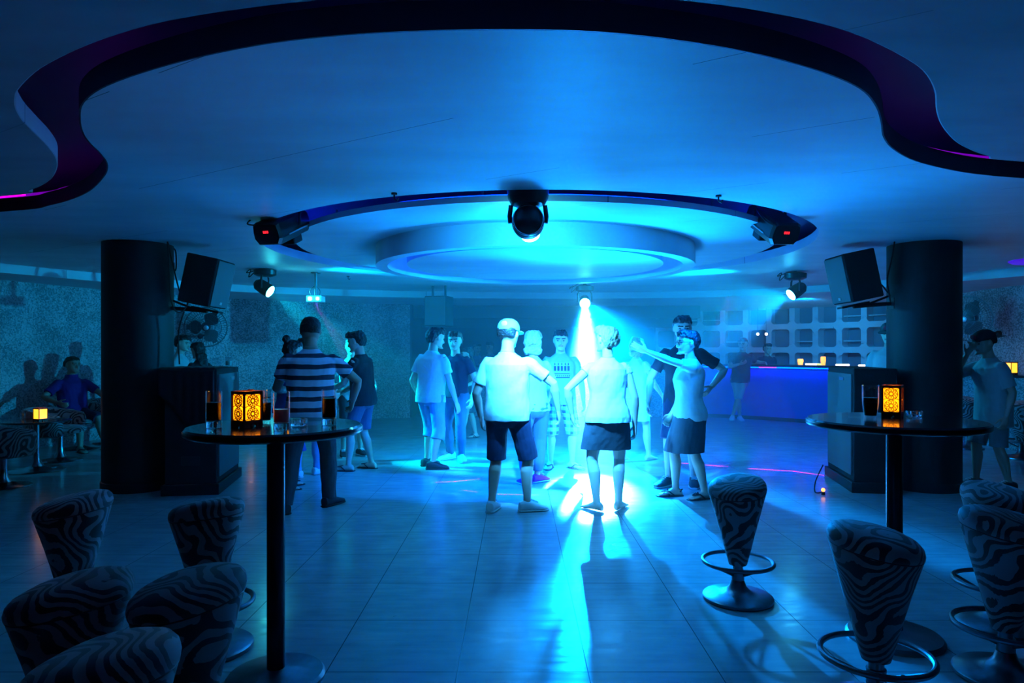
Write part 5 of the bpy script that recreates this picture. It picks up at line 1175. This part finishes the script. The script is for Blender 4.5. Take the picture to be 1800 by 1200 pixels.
person('person in plaid shorts and grey t-shirt with bottle print facing the viewer', 985, 8.6, 4, H=1.70, head=(-6, 8), feet=[(0.085, 0.02, 38), (-0.075, 0.0, -20)], hands=[(0.165, 0.05, 0.50), (-0.165, 0.05, 0.50)], top=('tee', 'c_grey', 0.47, 0.68, 0.024), bottom=('shorts', 'c_plaid', 0.255, 1.12), shoes=('flip', 'shoe_dark'), hair=('short', 'hair_dark'), voxel=V2, extra=chest_print)
person('person with fair hair and magenta shoes mostly hidden behind the cap wearer', 938, 7.5, 205, H=1.66, female=True, head=(-30, 6), feet=[(0.05, 0.0, 0), (-0.06, 0.07, -70)], hands=[(0.15, 0.10, 0.52), (-0.20, 0.16, 0.56)], top=('tee', 'c_lightgrey', 0.49), bottom=('pants', 'c_denim', 0.08), shoes=('sneaker', 'shoe_pink'), hair=('bob', 'hair_fair'), voxel=V2)
person('person in short pale patterned dress dancing behind the blouse wearer', 1120, 9.1, 140, H=1.62, female=True, lean=(0.04, 0.02), head=(20, 8), feet=[(0.05, -0.14, 10, 0.012), (-0.05, 0.10, -10)], hands=[(0.18, 0.14, 0.60), (-0.17, 0.10, 0.55)], top=('dress', 'c_offwhite', 0.52, 0.35, 0.016, 0.335), shoes=('bare', None), hair=('bob', 'hair_fair'), voxel=V2)
person('person in glasses, light t-shirt and dark skirt stretching an arm to the left', 1211, 6.85, -80, H=1.645, female=True, lean=(0.0, -0.03), head=(0, 4), feet=[(0.055, -0.08, 8), (-0.06, 0.06, -6)], hands=[(0.07, 0.305, 0.895), (-0.125, 0.06, 0.50)], elbow=[(0.3, -0.1, -1), None], curl=[0.3, 1.0],
       top=('tee', 'c_offwhite', 0.475, 0.60, 0.022), bottom=('skirt', 'c_charcoal', 0.285), shoes=('sandal', 'shoe_dark'), hair=('short', 'hair_dark'), voxel=V1, width=1.10, extra=glasses)
person('tall person in black t-shirt and dark shorts behind the glasses wearer', 1200, 7.5, -22, H=1.82, head=(16, 8), lean=(0, 0.02), feet=[(0.065, 0.0, 10), (-0.075, 0.06, -30)], hands=[(0.175, 0.06, 0.60), (-0.195, 0.06, 0.50)], elbow=[(1, -0.7, 0), (-1, -0.6, 0)], top=('tee', 'c_black', 0.48, 0.66, 0.022), bottom=('shorts', 'c_navy', 0.275), shoes=('sneaker', 'shoe_dark'), hair=('short', 'hair_dark'), voxel=V2)
person('person in dark t-shirt and pale shorts leaning on the bar with crossed legs', 1301, 14.35, -12, H=1.72, lean=(0.10, -0.03), head=(-20, 10), feet=[(-0.10, 0.06, -10), (0.00, -0.03, 10)], hands=[(0.27, -0.02, 0.715), (-0.02, 0.17, 0.70)], elbow=[(1, -0.5, -0.5), (-1, 0, -1)], top=('tee', 'c_charcoal', 0.47, 0.66, 0.024), bottom=('shorts', 'c_lightgrey', 0.27), shoes=('sneaker', 'shoe_white'), hair=('short', 'hair_dark'), voxel=V3)
person('person in backward cap, long pale t-shirt and black sneakers, hand at mouth', 1746, 7.3, -88, H=1.66, lean=(0.0, 0.10), head=(0, 14), feet=[(0.06, -0.06, 4), (-0.06, 0.07, -8)], hands=[(0.14, 0.02, 0.48), (-0.035, 0.150, 0.86)], elbow=[None, (-0.5, 0.2, -1)], curl=[1.0, 2.0], top=('tee', 'c_lightgrey', 0.405, 0.80, 0.030), bottom=('shorts', 'c_grey', 0.28, 1.08), shoes=('sneaker', 'shoe_dark'), hair=('crop', 'hair_dark'), hat=('emblem', 'cap_dark', True), voxel=V2, width=1.0)
# sitting in the lounge
person('seated person in purple polo shirt and dark shorts on a zebra tub chair', 128, 10.25, 62, H=1.74, pz=0.305, lean=(0, -0.06), head=(6, 2), feet=[(0.10, 0.30, 8), (-0.09, 0.27, -8)], hands=[(0.20, 0.24, 0.40), (-0.21, 0.16, 0.42)], elbow=[(1, -0.6, -0.4), (-1, -0.6, -0.4)], top=('polo', 'c_purple', 0.465, 0.72, 0.022), bottom=('shorts', 'c_navy', 0.27), shoes=('flip', 'shoe_dark'), hair=('crop', 'hair_dark'), skin='skin_dark', voxel=V2, width=1.06)
person('person in white shirt partly hidden behind the left column and floor speaker', 316, 10.8, 100, H=1.69, head=(-10, 10), top=('tee', 'c_lightgrey', 0.49), bottom=('pants', 'c_charcoal', 0.04), hair=('short', 'hair_dark'), voxel=V3)
person('person with long dark hair and dark top beside the white shirt under the fan', 354, 10.4, -120, H=1.58, female=True, lean=(0, 0.10), head=(0, 16), top=('tee', 'c_black', 0.49), bottom=('pants', 'c_charcoal', 0.04), hair=('long', 'hair_dark'), voxel=V3)
# behind the counters
person('person in blue-white shirt left one of two behind the back counter', 838, 16.6, 10, H=1.62, head=(20, 5), top=('tee', 'c_lightdenim', 0.49), bottom=('pants', 'c_charcoal', 0.04), hair=('short', 'hair_dark'), voxel=V3)
person('person in grey shirt right one of two behind the back counter', 862, 16.5, -15, H=1.66, head=(-10, 12), hands=[(0.1, 0.2, 0.66), (-0.1, 0.22, 0.66)], top=('tee', 'c_grey', 0.49), bottom=('pants', 'c_charcoal', 0.04), hair=('short', 'hair_dark'), voxel=V3)
person('person in dark cap and pale shirt peeking out beside the right column', 1564, 9.0, -40, H=1.80, head=(0, 8), top=('tee', 'c_lightgrey', 0.49, 0.6), bottom=('pants', 'c_charcoal', 0.04), hair=('crop', 'hair_dark'), hat=('emblem', 'cap_dark', False), voxel=V3)
person('bartender in dark shirt standing behind the bar right of the leaning person', 1348, 16.0, 5, H=1.62, head=(0, 10), top=('tee', 'c_navy', 0.49), bottom=('pants', 'c_charcoal', 0.04), hair=('short', 'hair_dark'), voxel=V3)

# ------------------------------------------------------------------ stage smoke in the air of the hall
vm = bpy.data.materials.new('stage smoke'); vm.use_nodes = True; nt = vm.node_tree
for n_ in list(nt.nodes):
    if n_.type != 'OUTPUT_MATERIAL': nt.nodes.remove(n_)
vs_ = nt.nodes.new('ShaderNodeVolumeScatter'); vs_.inputs['Density'].default_value = 0.02; vs_.inputs['Anisotropy'].default_value = 0.5; vs_.inputs['Color'].default_value = (0.9, 0.95, 1.0, 1)
nt.links.new(vs_.outputs[0], [n_ for n_ in nt.nodes if n_.type == 'OUTPUT_MATERIAL'][0].inputs['Volume'])
g_ = nt.nodes.new('ShaderNodeNewGeometry')
def falloff(cx, cy, rx, ry):
    mp = nt.nodes.new('ShaderNodeMapping'); mp.inputs['Location'].default_value = (-cx/rx, -cy/ry, 0); mp.inputs['Scale'].default_value = (1/rx, 1/ry, 0)
    nt.links.new(g_.outputs['Position'], mp.inputs[0]); ln = nt.nodes.new('ShaderNodeVectorMath'); ln.operation = 'LENGTH'; nt.links.new(mp.outputs[0], ln.inputs[0])
    mr = nt.nodes.new('ShaderNodeMapRange'); mr.interpolation_type = 'SMOOTHERSTEP'; mr.inputs['From Min'].default_value = 1.0; mr.inputs['From Max'].default_value = 0.15; mr.inputs['To Min'].default_value = 0.0; mr.inputs['To Max'].default_value = 1.0
    nt.links.new(ln.outputs['Value'], mr.inputs['Value']); return mr.outputs[0]
dn = math_node(nt, 'ADD', math_node(nt, 'MULTIPLY', falloff(1.2, 11.5, 7.0, 5.8), 0.056), 0.002)
nt.links.new(dn, vs_.inputs['Density'])
m = MB(); m.box((0.3, 11.2, 1.31), (20.0, 13.6, 2.615)); hz_ = obj('stage_smoke', m, vm); hz_['kind'] = 'stuff'; hz_['label'] = 'thin stage smoke filling the air of the hall'; hz_['category'] = 'smoke'
